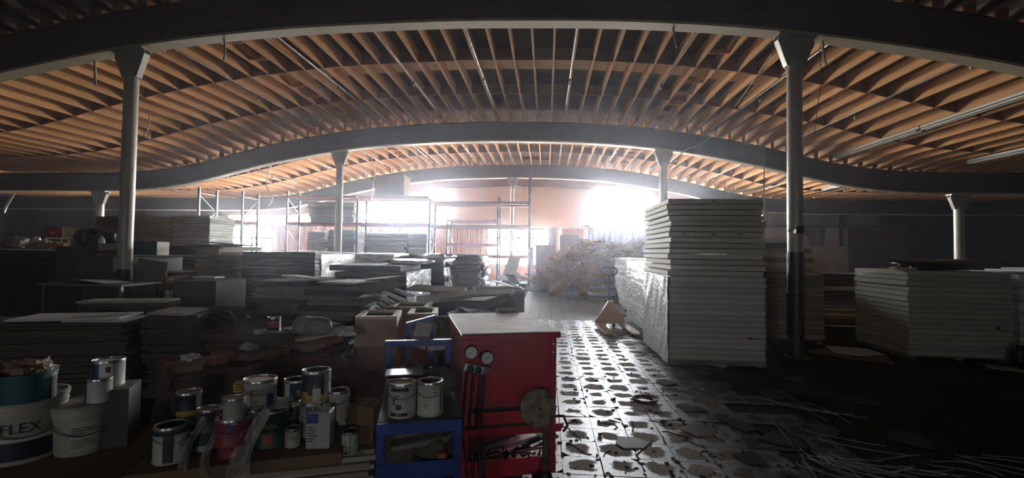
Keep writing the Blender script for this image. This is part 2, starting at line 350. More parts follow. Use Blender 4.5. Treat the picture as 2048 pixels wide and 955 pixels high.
# lower bays
LB = [('door_1', 470, 545, 'G'), ('trim_1', 545, 558, 'P'), ('boarded', 558, 905, 'O'), ('redboards', 905, 975, 'O'), ('window_3', 975, 1097, 'G'), ('blue', 1097, 1112, 'B'), ('grey', 1112, 1168, 'R'), ('trim_2', 1168, 1178, 'P'), ('blue', 1178, 1405, 'B')]
def glazed(nm, x0, x1, z0, z1, nx, label, cat, bars):
    root = thing(nm, label, cat, (0, Y4+.05, 0), 0, None, 'structure')
    for i in range(nx+1):
        x = x0+(x1-x0)*i/nx; MB().box(x-.04, x+.04, -.06, .06, z0, z1).build('mullion', M['alum'], root)
    zz = [z0]+bars+[z1]
    for a, b in zip(zz, zz[1:]):
        for i in range(nx):
            p, q = x0+(x1-x0)*i/nx+.04, x0+(x1-x0)*(i+1)/nx-.04
            MB().box(p, q, 0, .01, a+.03, b-.03).build('pane', M['glass'], root)
    for z in zz: MB().box(x0, x1, -.05, .05, z-.05, z+.05).build('transom', M['alum'], root)
glazed('door_1', xa+.3, fx(545), .15, ZS-.08, 4, 'glazed shopfront door and side lights at the far left end', 'door', [2.35])
glazed('window_3', fx(975), fx(1097), .9, ZS-.08, 4, 'low window with a transom seen through the right rack bay', 'window', [ZT-.1])
def ribs(nm, x0, x1, z0, z1, m, step):
    n = max(1, round((x1-x0)/step)); me = None
    for i in range(n):
        w = (x1-x0)/n
        if me is None: o = MB().prism([(0, .0), (w*.15, -.05), (w*.6, -.05), (w*.75, 0), (w, 0), (w, .03), (0, .03)], z1-z0, z=z0).build(nm, m, wf); me = o.data
        else: o = link(nm, me, wf)
        o.location = (x0+w*i, 0, 0)
wbox('pier', fx(545), fx(558), 0, ZS, M['plaster'])
ribs('orange_board', fx(558), fx(905), 0, ZS, M['orange'], .55)
ribs('orange_board', fx(905), fx(975), 0, ZS, M['orange'], .30)
wbox('low_wall', fx(975), fx(1097), 0, .85, M['orange'])
ribs('blue_sheet', fx(1097), fx(1112), 0, ZS, M['ribblue'], .3)
ribs('grey_sheet', fx(1112), fx(1168), 0, ZS, M['ribgrey'], .28)
wbox('pier', fx(1168), fx(1178), 0, Hb(fx(1173)), M['plaster'], -.03, .15)
ribs('blue_sheet', fx(1178), xd, 0, ZS, M['ribblue'], .32)
# right hand part of the far wall: grey upper band, ledge, patched plaster, brown board
zg = fz(452, 1600)
wbox('grey_band', xd, fx(1760), zg, 6, M['wallgrey'])
wbox('ledge', xd, fx(1760), zg-.07, zg+.05, M['beam'], -.12, .15)
wbox('plaster_bay', xd, fx(1695), 0, zg, M['plaster'])
MB().add([aY(u, v, Y4-.01)-Vector((0, Y4, 0)) for u, v in ((1607, 456), (1650, 455), (1648, 490), (1620, 492), (1618, 475), (1607, 468))]+[aY(u, v, Y4+.01)-Vector((0, Y4, 0)) for u, v in ((1607, 456), (1650, 455), (1648, 490), (1620, 492), (1618, 475), (1607, 468))], [(5, 4, 3, 2, 1, 0)]+[(i, (i+1) % 6, 6+(i+1) % 6, 6+i) for i in range(6)]).build('bare_patch', M['brownboard'], wf)
wbox('brown_board', fx(1695), fx(1815), 0, zg+.1, M['brownboard'], -.03, .15)
wbox('dark_wall_bay', fx(1760), XR, 0, 6, M['wall'], .02, .17)
MB().box(fx(1678), fx(1684), -.12, -.02, fz(492, 1680), fz(408, 1680)).build('downpipe', M['black'], wf)
# daylight through the openings
portal(xa, xb, ZS, 5.3, Y4+.2); portal(xc, xd, ZS, 5.3, Y4+.2)
portal(xa+.3, fx(545), .2, ZS-.1, Y4+.2); portal(fx(975), fx(1097), .9, ZS-.1, Y4+.2)
# ================================================================ BUILDERS FOR THE GOODS
M.update(
    foam=mat('foam_panel_white', (.74, .73, .66), .7, var=.05, scale=2, bump=.08, bscale=40),
    foamold=mat('foam_panel_cream', (.62, .57, .46), .75, var=.07, scale=4, bump=.1, bscale=40),
    tanboard=mat('tan_board', (.42, .31, .22), .8, var=.12, scale=2, stretch=(1, 1, 2)),
    greyboard=mat('grey_board', (.22, .20, .19), .75, var=.12, scale=2, stretch=(1, 1, 2)),
    darkboard=mat('dark_board', (.09, .078, .07), .8, var=.15, scale=2, stretch=(1, 1, 2)),
    paleboard=mat('pale_board', (.58, .55, .48), .7, var=.2, scale=3),
    whiteboard=mat('white_board', (.82, .82, .84), .5, var=.08, scale=2),
    lilac=mat('pale_lilac_board', (.62, .56, .62), .6, var=.1, scale=2),
    ply=mat('plywood', (.50, .36, .21), .65, var=.3, scale=2, stretch=(1, 8, 1)),
    pine=mat('pine_rim', (.78, .66, .46), .6, var=.2, scale=2, stretch=(1, 8, 1)),
    card=mat('cardboard', (.27, .17, .095), .85, var=.25, scale=3),
    carddark=mat('dark_cardboard', (.15, .10, .07), .85, var=.3, scale=3),
    pallet=mat('pallet_wood', (.30, .22, .14), .85, var=.4, scale=4, stretch=(.5, 6, 6)),
    batt=mat('insulation_batt', (.46, .21, .06), .95, var=.4, scale=5, bump=.6, bscale=16),
    battp=mat('insulation_paper', (.42, .21, .11), .85, var=.3, scale=4, bump=.4, bscale=12),
    tarp=mat('black_tarpaulin', (.035, .034, .038), .38, var=.4, scale=5, bump=.5, bscale=9),
    foil=mat('crumpled_film', (.85, .87, .88), .22, metal=.0, var=.1, scale=12, bump=.9, bscale=18, spec=.9),
    red=mat('cart_red_enamel', (.66, .03, .06), .32, var=.2, scale=3, rvar=.06, bump=.03),
    blue=mat('cart_blue_enamel', (.03, .09, .42), .38, var=.3, scale=4, rvar=.06),
    forkt=mat('fork_tan', (.70, .50, .28), .5, var=.25, scale=5), yellow=mat('jack_yellow', (.78, .36, .07), .42, var=.2, scale=5),
    rackblue=mat('rack_blue', (.035, .055, .10), .45, var=.25, scale=5),
    rackred=mat('rack_red', (.34, .06, .04), .5, var=.25, scale=5),
    stone=mat('grey_stone', (.42, .40, .36), .85, var=.5, scale=9, bump=.5),
    brick=mat('brown_brick', (.46, .20, .12), .85, var=.4, scale=8, bump=.3),
    tin=mat('can_tin', (.56, .57, .58), .3, metal=.85, var=.25, scale=9),
    canw=mat('can_white', (.66, .65, .60), .42, var=.15, scale=6),
    paintdark=mat('dry_dark_paint', (.06, .055, .05), .5, var=.4, scale=10),
    paintpale=mat('dry_pale_paint', (.62, .58, .50), .55, var=.3, scale=10),
    labnavy=mat('label_navy', (.02, .025, .05), .5, var=.2), labyel=mat('label_yellow', (.72, .50, .05), .5, var=.15),
    labblue=mat('label_blue', (.03, .09, .36), .5, var=.15), labpink=mat('label_crimson', (.36, .05, .10), .5, var=.3, scale=8),
    labgreen=mat('label_green', (.012, .07, .05), .5, var=.3), labteal=mat('label_teal', (.01, .12, .14), .5, var=.2),
    laborange=mat('label_orange', (.50, .13, .03), .5, var=.3), labwhite=mat('label_white', (.78, .77, .72), .5, var=.08),
    labred=mat('label_red', (.48, .04, .03), .5, var=.15), ink=mat('label_ink', (.03, .03, .035), .6, var=.2),
    plasticw=mat('bucket_plastic', (.50, .47, .40), .5, var=.18, scale=4), rubber=mat('black_rubber', (.02, .02, .02), .55, var=.3),
    gaugef=mat('gauge_face', (.85, .86, .82), .3, var=.05), green=mat('plant_leaf', (.10, .24, .07), .5, var=.4),
    conduit=mat('conduit_black', (.05, .05, .055), .3, metal=.5, var=.2), wirew=mat('white_wire', (.50, .50, .50), .35, var=.1), maroon=mat('brown_cable', (.13, .04, .03), .5, var=.3),
)
M['film'] = wrap_mat('stretch_film', (.82, .86, .88), .16, scale=2.2, stretch=(.7, .7, 4), bump=.5)
M['filmthick'] = wrap_mat('stretch_film_layers', (.84, .87, .88), .62, .22, 2.6, (.7, .7, 4), .7)
M['filmstrip'] = wrap_mat('film_strip', (.55, .55, .52), .5, .25, 6, (2, 2, .6), .8)
M['filmbrick'] = wrap_mat('brick_film', (.16, .15, .15), .48, .22, 3, (.6, .6, 5), .7)
M['filmdull'] = wrap_mat('dusty_stretch_film', (.26, .26, .26), .22, .25, 2.4, (.7, .7, 4), .5)
def chamfer_box(x0, x1, y0, y1, z0, z1, c):
    vs = []
    for z, k in ((z0, c), (z0+c, 0), (z1-c, 0), (z1, c)): vs += [(x0+k, y0+k, z), (x1-k, y0+k, z), (x1-k, y1-k, z), (x0+k, y1-k, z)]
    return vs, [(3, 2, 1, 0), (12, 13, 14, 15)]+[(4*l+i, 4*l+(i+1) % 4, 4*l+4+(i+1) % 4, 4*l+4+i) for l in range(3) for i in range(4)]
def slab(name, w, d, h, m, parent=None, c=.008, warp=0.):
    """one board or panel, centred on x and y, from z=0 to h"""
    vs, fs = chamfer_box(-w/2, w/2, -d/2, d/2, 0, h, min(c, h*.3))
    return MB().add(vs, fs).build(name, m, parent)
def shell(w, d, z0, z1, amp, seed, top=True, nz=9):
    """loose film round a block, wrinkled; open below"""
    per = []; n = 12
    for (ax, ay), (bx, by) in zip(((-1, -1), (1, -1), (1, 1), (-1, 1)), ((1, -1), (1, 1), (-1, 1), (-1, -1))):
        for i in range(n): per.append((ax+(bx-ax)*i/n, ay+(by-ay)*i/n))
    mb = MB(); vs = []
    for j in range(nz+1):
        z = z0+(z1-z0)*j/nz
        for px, py in per:
            q = Vector((px*w/2, py*d/2, z)); k = 1+amp*(.55+noise.noise(q*3.1+Vector((seed, 0, z*4)))+.4*noise.noise(q*9+Vector((0, seed, 0))))/max(.4, min(w, d))
            vs.append((q.x*k, q.y*k, z))
    N = len(per)
    mb.add(vs, [(j*N+i, j*N+(i+1) % N, (j+1)*N+(i+1) % N, (j+1)*N+i) for j in range(nz) for i in range(N)])
    if top:
        b = nz*N; tv = [Vector(vs[b+i]) for i in range(N)]; inn = [Vector((v.x*.6, v.y*.6, z1+.012+.02*noise.noise(v*5))) for v in tv]
        mb.add(tv+inn+[Vector((0, 0, z1+.012))], [(i, (i+1) % N, N+(i+1) % N, N+i) for i in range(N)]+[(N+i, N+(i+1) % N, 2*N) for i in range(N)])
    return mb
def pallet_part(parent, w, d, h=.11, m='pallet', name='pallet_board'):
    mb = None; n = 3; me = None
    for i in range(n):
        x = -w/2+.05+(w-.1)*i/(n-1); MB().box(x-.045, x+.045, -d/2, d/2, 0, h-.022).build('pallet_bearer', M[m], parent)
    k = max(3, int(d/.26))
    for i in range(k):
        y = -d/2+.05+(d-.1)*i/(k-1)
        if me is None: o = MB().box(-w/2, w/2, -.05, .05, 0, .02).build(name, M[m], parent); me = o.data
        else: o = link(name, me, parent)
        o.location = (0, y, h-.022)
def bundle(name, label, cat, x0, x1, y0, y1, z0, z1, n, m='foam', jit=.012, film='film', rz=0., group=None, base=0., amp=.012, filmtop=True, fz0=None, fz1=None, part='panel', kind_m2=None):
    """a strapped or film-wrapped block of equal panels that moves as one"""
    w, d = x1-x0, y1-y0; root = thing(name, label, cat, ((x0+x1)/2, (y0+y1)/2, z0), rz, group)
    if base: pallet_part(root, w*.98, d*.98, base)
    h = (z1-z0-base)/n; me = None
    for k in range(n):
        if me is None: o = slab(part, w, d, h*.965, M[m], root, min(.016, h*.22)); me = o.data
        else: o = link(part, me, root)
        o.location = (random.gauss(0, jit), random.gauss(0, jit), base+k*h); o.rotation_euler = (0, 0, random.gauss(0, jit*.5))
    if film: shell(w+.012, d+.012, (fz0 or base)*1., (fz1 or (z1-z0))+.004, amp, x0*7.3, filmtop).build('stretch_film', M[film], root, smooth=True)
    return root
def pile(name, label, cat, x0, x1, y0, y1, z0, n, th, mats, jit=.05, rz=0., group=None, tilt=0., z1=None, jz=.15, tops=''):
    """loose boards lying on one another: every board is a thing; LABEL holds %s for its place"""
    w, d = x1-x0, y1-y0; z = z0; out = []; meshes = {}
    for k in range(n):
        m = mats[k % len(mats)] if not callable(mats) else mats(k)
        key = (m,)
        if key not in meshes: o = slab(name, w, d, th, M[m], None, .004); meshes[key] = o.data
        else: o = link(name, meshes[key])
        o.location = ((x0+x1)/2+random.gauss(0, jit), (y0+y1)/2+random.gauss(0, jit), z)
        o.rotation_euler = (0, 0, rz+random.gauss(0, jit*.6)); z += th+.0012
        i = n-1-k; place = 'topmost' if i == 0 else ('lowest' if k == 0 else (ORD[i]+' from the top' if i < len(ORD) else None))
        tag(o, label % place, cat, group); out.append(o)
    return out
def blobmesh(sx, sy, sz, amp=.15, seed=0, p=.6, nu=18, nv=10, fr=2.2):
    """rounded lump with a flat-ish base at z=0"""
    mb = MB(); sg = lambda a, e: math.copysign(abs(a)**e, a)
    def fn(u, v):
        a = 2*PI*u; b = -PI/2+PI*v
        q = Vector((sg(math.cos(b), p)*sg(math.cos(a), p), sg(math.cos(b), p)*sg(math.sin(a), p), sg(math.sin(b), p)))
        k = 1+amp*noise.noise(q*fr+Vector((seed*3.7, seed, -seed)))+amp*.5*noise.noise(q*fr*2.6+Vector((seed, -seed*2, 0)))
        return Vector((q.x*sx*k, q.y*sy*k, sz+q.z*sz*(k if q.z > 0 else 1)))
    return mb.grid(fn, nu, nv)
def box_thing(name, label, cat, x0, x1, y0, y1, z0, z1, m, rz=0., group=None, flaps=True, tape=None, c=.006):
    """carton: body with two lid flaps and a seam"""
    w, d, h = x1-x0, y1-y0, z1-z0; root = thing(name, label, cat, ((x0+x1)/2, (y0+y1)/2, z0), rz, group)
    slab('carton_body', w, d, h-.006, M[m], root, c)
    if flaps:
        for sx in (-1, 1): MB().box(min(sx*.004, sx*(w/2)), max(sx*.004, sx*(w/2)), -d/2, d/2, h-.006, h).build('lid_flap', M[m], root)
        if tape: MB().box(-.03, .03, -d/2-.002, d/2+.002, h, h+.002).build('tape', M[tape], root)
    return root
def text_mesh(body, size):
    cu = bpy.data.curves.new('lettering', 'FONT'); cu.body = body; cu.size = size; cu.align_x = 'CENTER'; cu.align_y = 'CENTER'; cu.resolution_u = 2
    o = bpy.data.objects.new('lettering', cu); COL.objects.link(o); bpy.context.view_layer.update()
    me = bpy.data.meshes.new_from_object(o.evaluated_get(bpy.context.evaluated_depsgraph_get()))
    v = [x.co.copy() for x in me.vertices]; f = [tuple(p.vertices) for p in me.polygons]
    bpy.data.objects.remove(o); bpy.data.curves.remove(cu); bpy.data.meshes.remove(me); return v, f
def text_round(body, size, r, a0, z, m, parent, name='lettering'):
    v, f = text_mesh(body, size)
    vs = [(r*math.sin(p.x/r+a0), -r*math.cos(p.x/r+a0), z+p.y) for p in v]
    return MB().add(vs, f).build(name, M[m], parent)
def text_flat(body, size, loc, rot, m, parent, name='lettering'):
    v, f = text_mesh(body, size); Mx = Matrix.Translation(loc)@rot.to_4x4()
    return MB().add([Mx@p for p in v], f).build(name, M[m], parent)
FRONT = Matrix.Rotation(PI/2, 3, 'X')            # letters upright, facing -y
def band(r, a0, a1, z0, z1, m, parent, name='label', n=14, r1=None):
    """patch of printed paper round a can; angle 0 faces -y, positive to the right"""
    mb = MB()
    mb.grid(lambda u, v: Vector(((r+((r1 or r)-r)*v)*math.sin(a0+(a1-a0)*u), -(r+((r1 or r)-r)*v)*math.cos(a0+(a1-a0)*u), z0+(z1-z0)*v)), n, 1)
    return mb.build(name, M[m], parent, smooth=True)
def spot(u, yb, zb, wpx):
    """ground point and radius of a round vessel whose front foot is seen at u, yb and which spans wpx"""
    P = aZ(u, yb, zb); r = wpx/FOC*P.y/2; r = wpx/FOC*(P.y+r)/2; d = Vector((P.x, P.y, 0)).normalized()
    return Vector((P.x+d.x*r, P.y+d.y*r, zb)), r
def face_cam(p): return math.atan2(-p.y, -p.x)+PI/2
def can(label, u, yb, zb, wpx, ratio=1.13, body='canw', lid='tin', open_=False, inside='paintdark', bands=(), texts=(), bail=True, group='paint cans', turn=0., name='paint_can', cat='paint can'):
    p, r = spot(u, yb, zb, wpx); h = 2*r*ratio; root = thing(name, label, cat, p, face_cam(p)+turn, group)
    MB().lathe([(r*.97, 0), (r, .006), (r, .012), (r*.975, .016), (r*.975, h-.016), (r, h-.012), (r, h-.004)], 28).build('can_body', M[body], root, smooth=True)
    MB().lathe([(r*.82, h-.010), (r*.84, h+.001), (r*.93, h+.001), (r*.95, h-.004), (r*.985, h+.002), (r*1.005, h-.004), (r*1.005, h-.014)], 28, cap=False).build('rim', M['tin'], root, smooth=True)
    if open_: MB().lathe([(r*.83, h-.012), (r*.80, h-.02)], 24).build('dried_paint', M[inside], root)
    else: MB().lathe([(r*.84, h-.006), (r*.82, h-.001), (r*.70, h-.004), (r*.2, h-.004)], 24).build('lid', M[lid], root, smooth=True)
    for b in bands: band(r*.975+.0012, *b[:2], h*b[2], h*b[3], b[4], root)
    for t in texts:
        if t[0]: text_round(t[0], t[1]*r, r*.975+.0026, t[2], h*t[3], t[4], root)
        else:                                            # print too small to read: a few uneven dashes
            for q in range(3): band(r*.975+.0026, t[2]-.22+.05*q, t[2]+.18-.09*((q*2) % 3), h*t[3]-.009*q, h*t[3]-.009*q+.0035, t[4], root, 'print_line', 5)
    if bail:
        mb = MB(); pts = [(r*1.03*math.cos(a), -r*.25-.5*r*math.sin(a), h*.78-.45*r*math.sin(a)) for a in [PI*i/12 for i in range(13)]]
        hb = mb.tube([(x, -math.sqrt(max(0, (r*1.05)**2-x*x)), z) for x, y, z in pts], .0022, 6).build('bail_handle', M['steel'], root, smooth=True)
        for sx in (-1, 1): MB().lathe([(.012, -.004), (.012, .004)], 10, M=T(sx*r, 0, h*.78, 0, PI/2)).build('ear', M['steel'], hb)
    return root, h
# ================================================================ PANEL STACKS ALONG THE AISLE
# tall stack by the aisle: a wrapped lower block on a pallet, loose panels above
def stackA():
    x0, x1, y0, y1 = 1.84, 3.22, 7.06, 8.75
    bundle('wrapped_panel_bundle', 'film-wrapped lower half of the tallest white panel stack beside the aisle', 'panel bundle', x0, x1, y0, y1, 0, 1.33, 15, 'foam', .006, None, base=.09)
    r = bpy.data.objects['wrapped_panel_bundle']
    shell(x1-x0+.012, y1-y0+.012, .02, 1.334, .016, 3.3, False, 12).build('stretch_film', M['film'], r, smooth=True)
    MB().grid(lambda u, v: Vector((-(x1-x0)/2-.03-.03*noise.noise(Vector((u*6, v*4-u*5, 1))), (y1-y0)*(.5-u)*1.01, .03+1.29*v)), 26, 22).build('film_sheet', M['foil'], r, smooth=True)
    for dx, nm in ((.45, 'printed_mark'),):
        MB().box(dx, dx+.035, -(y1-y0)/2-.03, -(y1-y0)/2-.028, .42, .455).box(dx+.05, dx+.13, -(y1-y0)/2-.03, -(y1-y0)/2-.028, .425, .435).build(nm, M['ink'], r)
    z = 1.337; th = .083; me = None; n = 14
    for k in range(n):
        if me is None: o = slab('foam_slab', x1-x0, y1-y0, th-.009, M['foam'], None, .012); me = o.data
        else: o = link('foam_slab', me)
        o.location = ((x0+x1)/2+random.gauss(0, .012)-(.03 if k > n-4 else 0), (y0+y1)/2+random.gauss(0, .012), z); o.rotation_euler = (0, 0, random.gauss(0, .008)); z += th
        i = n-1-k; tag(o, 'white foam panel, %s of the tallest stack by the aisle' % ('topmost' if i == 0 else ORD[i]+' from the top'), 'panel', 'loose panels on the tallest stack')
    for k, x in ((0, 0), ):
        pass
    for (k, dx) in ((0, -.05), (7, -.48), (7, -.05), (7, .32)):
        zz = 1.337+th*(13-k if k == 0 else 13-6)+.02
        o = MB().box(-.03, .03, -.006, .03, 0, .035).build('foam_plug', M['ribgrey']); o.location = ((x0+x1)/2+dx, y0-.028, zz); tag(o, 'grey square plug in the tallest stack front, %s' % {0: 'highest of the four', -.48: 'left of the row of three', -.05: 'middle of the row of three', .32: 'right of the row of three'}[0 if k == 0 else dx], 'plug', 'plugs in the tall stack')
stackA()
bundle('wrapped_panel_bundle', 'film-wrapped white block right behind the tallest stack along the aisle', 'panel bundle', 2.12, 3.28, 9.4, 12.2, 0, 1.47, 14, 'foam', .008, 'filmthick', amp=.03)
bundle('wrapped_panel_bundle', 'farthest film-wrapped white block in the row along the aisle', 'panel bundle', 2.42, 3.7, 13.4, 16.4, 0, 1.50, 14, 'foam', .008, 'filmthick', amp=.03)
# stack behind the right column
bundle('wrapped_panel_bundle', 'film-wrapped tan block behind the right steel column', 'panel bundle', 3.44, 5.18, 9.05, 10.9, 0, 1.32, 14, 'tanboard', .01, 'filmdull', base=.1)
pile('tan_board', 'tan foam-backed board, %s on the block behind the right steel column', 'board', 3.44, 5.0, 9.06, 10.8, 1.335, 5, .092, ['tanboard', 'foamold'], .02, group='loose boards behind the right column')
# wrapped cream block at the right
bundle('wrapped_panel_bundle', 'large cream wrapped panel block in the right of the hall', 'panel bundle', 5.93, 7.46, 7.98, 9.35, 0, 1.44, 16, 'foamold', .010, 'film', amp=.014, base=.06, rz=-.04)
r = [o for o in COL.objects if o.name.startswith('wrapped_panel_bundle')][-1]
r = bpy.data.objects['wrapped_panel_bundle.004']
MB().box(.52, .56, -.715, -.713, .52, .56).box(.575, .66, -.715, -.713, .50, .512).build('printed_mark', M['ink'], r)
bundle('wrapped_panel_bundle', 'cream wrapped block at the right edge, white sheets on top', 'panel bundle', 7.56, 9.0, 7.98, 9.4, 0, 1.40, 15, 'foamold', .012, 'filmthick', amp=.02, base=.06)
for i, (u0, u1, v, dz) in enumerate(((1925, 1995, 541, 0), (1985, 2050, 544, .03), (2005, 2048, 538, .06))):
    a, b = aY(u0, v, 8.6), aY(u1, v, 8.6)
    o = slab('white_sheet', 1.0, .7, .028, M['whiteboard'], None); o.location = (8.12+.32*i, 8.55+.1*i, 1.412+dz); o.rotation_euler = (0, 0, .2*i-.15)
    tag(o, 'thin white sheet on the right edge block, %s' % ('lowest and leftmost', 'middle of three', 'topmost of three')[i], 'sheet', 'white sheets on the right edge block')
# curved lid and tarpaulin on the cream block
o = blobmesh(.52, .38, .07, .45, 4, .7, 22, 8, 3).build('tarpaulin', M['tarp'], smooth=True); o.location = (6.62, 8.5, 1.44); tag(o, 'crumpled black tarpaulin lying on the large cream block', 'tarpaulin')
mb = MB()
def lidfn(u, v):
    x = (u-.5)*1.36; y = (v-.5)*.6; return Vector((x, y, .05*(1-(2*v-1)**2)+.025*(2*u-1)**2-.02*u+.012*noise.noise(Vector((x*3, y*3, 1)))))
mb.grid(lidfn, 16, 8); top = len(mb.v); mb.grid(lambda u, v: lidfn(u, v)+Vector((0, 0, -.014)), 16, 8); mb.f[128:] = [tuple(reversed(f)) for f in mb.f[128:]]
o = mb.build('warped_sheet', M['greyboard'], smooth=True); o.location = (6.50, 8.45, 1.585); o.rotation_euler = (.0, -.01, .05); tag(o, 'long warped grey panel lying over the black tarpaulin', 'panel')
o = slab('wood_offcut', .34, .14, .04, M['pine']); o.location = (6.0, 8.25, 1.445); tag(o, 'short pale wood offcut beside the black tarpaulin', 'offcut')
# timber heap seen in the gap between the stacks at right
heap = ['brownboard', 'brownboard', 'orange', 'pine', 'orange', 'pine', 'paleboard', 'whiteboard', 'greyboard', 'paleboard', 'brownboard', 'brownboard', 'whiteboard', 'pine', 'whiteboard', 'brownboard', 'brownboard', 'beam']
z = .06
for k, mm in enumerate(heap):
    th = (.05, .11, .05, .09, .05, .07, .03, .03, .05, .03, .13, .12, .03, .04, .03, .14, .10, .06)[k]
    o = slab('timber_plank', 3.7, .5, th-.012, M[mm], None, .004); o.location = (7.05+random.uniform(-.15, .12), 11.45+random.uniform(-.08, .08), z); o.rotation_euler = (0, random.uniform(-.015, .015), random.uniform(-.07, .07)); z += th  # planks lengthened leftward, out of view, to block light on the right floor
    i = len(heap)-1-k; tag(o, '%s plank in the timber heap behind the cream block, %s' % ({'brownboard': 'brown', 'orange': 'orange', 'pine': 'yellow pine', 'paleboard': 'pale', 'whiteboard': 'white', 'greyboard': 'grey', 'beam': 'dark'}[mm], 'topmost' if i == 0 else ORD[i]+' from the top'), 'plank', 'timber heap between the right stacks')
# ================================================================ LEFT AND MIDDLE STACKS
bundle('wrapped_panel_bundle', 'big dark grey block, bright film on its right side, left of centre', 'panel bundle', -6.60, -4.96, 9.55, 11.6, 0, 1.60, 20, 'greyboard', .002, 'filmdull', amp=.02)
r = bpy.data.objects['wrapped_panel_bundle.006']
mb = MB().grid(lambda u, v: Vector((.85+.03*noise.noise(Vector((u*7, v*9, 2))), -.8+1.75*u, .55+1.0*v-.35*u*(1-v))), 16, 14); mb.build('film_sheet', M['foil'], r, smooth=True)
bundle('wrapped_panel_bundle', 'film-wrapped block with white top behind the big dark block', 'panel bundle', -5.5, -4.2, 12.4, 14.0, 0, 1.56, 14, 'paleboard', .01, 'filmthick', amp=.04)
bundle('wrapped_panel_bundle', 'film-wrapped block just right of the white-topped one', 'panel bundle', -4.1, -3.2, 13.0, 14.6, 0, 1.50, 12, 'greyboard', .012, 'filmthick', amp=.05)
r = bundle('wrapped_panel_bundle', 'dark block with a bright white wrapped right face in the middle', 'panel bundle', -3.80, -2.50, 8.05, 9.75, 0, 1.26, 16, 'greyboard', .01, None)
shell(1.31, 1.71, .02, 1.262, .02, 1.7, True).build('stretch_film', M['filmdull'], r, smooth=True)
MB().grid(lambda u, v: Vector((.672+.035*noise.noise(Vector((u*9, v*11, 5))), -.86+1.74*u, .35+.93*v)), 18, 16).build('film_sheet', M['foil'], r, smooth=True)
o = slab('dark_sheet', 1.30, 1.3, .10, M['darkboard']); o.location = (-3.22, 8.62, 1.285); tag(o, 'thick dark sheet on the block with the white wrapped face', 'sheet')
o = blobmesh(.45, .5, .05, .4, 8, .7).build('film_heap', M['foil'], smooth=True); o.location = (-2.75, 9.2, 1.385); tag(o, 'crumpled white film behind the thick dark sheet', 'film')
def shingle(name, label, x0, x1, y0, y1, z0, n, th, mats, group, rz=0., slide=(0, 0)):
    for i, o in enumerate(pile(name, label, 'board', x0, x1, y0, y1, z0, n, th, mats, .045, rz, group)):
        o.location.x += slide[0]*i; o.location.y += slide[1]*i
shingle('grey_board', 'grey board, %s of the low pile before the big dark block', -4.42, -3.50, 6.7, 8.0, .0, 14, .082, ['greyboard', 'darkboard', 'greyboard'], 'boards before the big dark block')
shingle('grey_board', 'grey board, %s of the slumped pile with the white ragged end', -3.42, -2.66, 6.2, 7.5, .0, 15, .072, ['greyboard', 'greyboard', 'darkboard'], 'boards of the slumped pile', .05)
# white ragged sheet ends at the right of that pile
z = .62
for k in range(9):
    o = slab('white_sheet', .46, .70, .034, M['foil'], None, .006); o.location = (-2.30+random.uniform(-.03, .02)+.005*k, 6.62+random.uniform(-.08, .08)+.02*k, z+.03*k); o.rotation_euler = (-.1, .62-.03*k, .38+random.uniform(-.08, .08)); z += .022
    tag(o, 'bent white sheet at the slumped pile end, %s' % ('lowest' if k == 0 else 'topmost' if k == 8 else ORD[8-k]+' from the top'), 'sheet', 'white sheets at the slumped pile')
for k, (u, v, Y, w, d, rz, mm, lb) in enumerate(((640, 568, 7.0, .95, .6, .15, 'paleboard', 'pale board on the low pile, its edges fanned out'), (700, 573, 6.5, .55, .7, -.2, 'paleboard', 'pale board tilted on top of the slumped pile'), (745, 560, 6.9, .9, .5, -.35, 'greyboard', 'grey board lying highest on the slumped pile'), (762, 590, 6.1, .5, .5, .6, 'greyboard', 'short grey board sliding toward the ragged white sheets'))):
    p = aY(u, v, Y); o = slab('loose_board', w, d, .03, M[mm]); o.location = (p.x, p.y, max(1.18, min(p.z, 1.30))-.03*(k == 3)); o.rotation_euler = (.05*(k-1), .10*(1-k), rz); tag(o, lb, 'board')
# dark layered stack with white film flank near the aisle
r = bundle('wrapped_panel_bundle', 'dark layered stack with torn white film on its right flank', 'panel bundle', -2.45, -1.76, 12.0, 13.9, 0, 1.58, 26, 'darkboard', .03, None)
for k in range(7):
    o = blobmesh(.05+.03*random.random(), .55, .10, .5, k+20, .8, 14, 8, 4).build('torn_film', M['foil'], r, smooth=True); o.location = (.37+.02*k % .06, -.25+.12*k % .5, .25+k*.18)
r = thing('draped_stack', 'stack draped with dark crumpled tarpaulin left of the dark layered stack', 'draped stack', (-2.85, 11.1, 0))
for k in range(11): o = slab('panel', 1.05, 1.3, .115, M['darkboard'], r); o.location = (random.gauss(0, .03), random.gauss(0, .03), .12*k)
blobmesh(.62, .75, .17, .35, 31, .55, 24, 12, 3).build('tarpaulin', M['tarp'], r, smooth=True).location = (0, 0, 1.24)
mb = MB().grid(lambda u, v: Vector((.50+.22*v*(.4+u)+.03*math.sin(u*21)*(v), -.72+.5*u+.06*math.sin(u*17), 1.45-1.2*v)), 22, 14); mb.build('hanging_film', M['filmthick'], r, smooth=True)
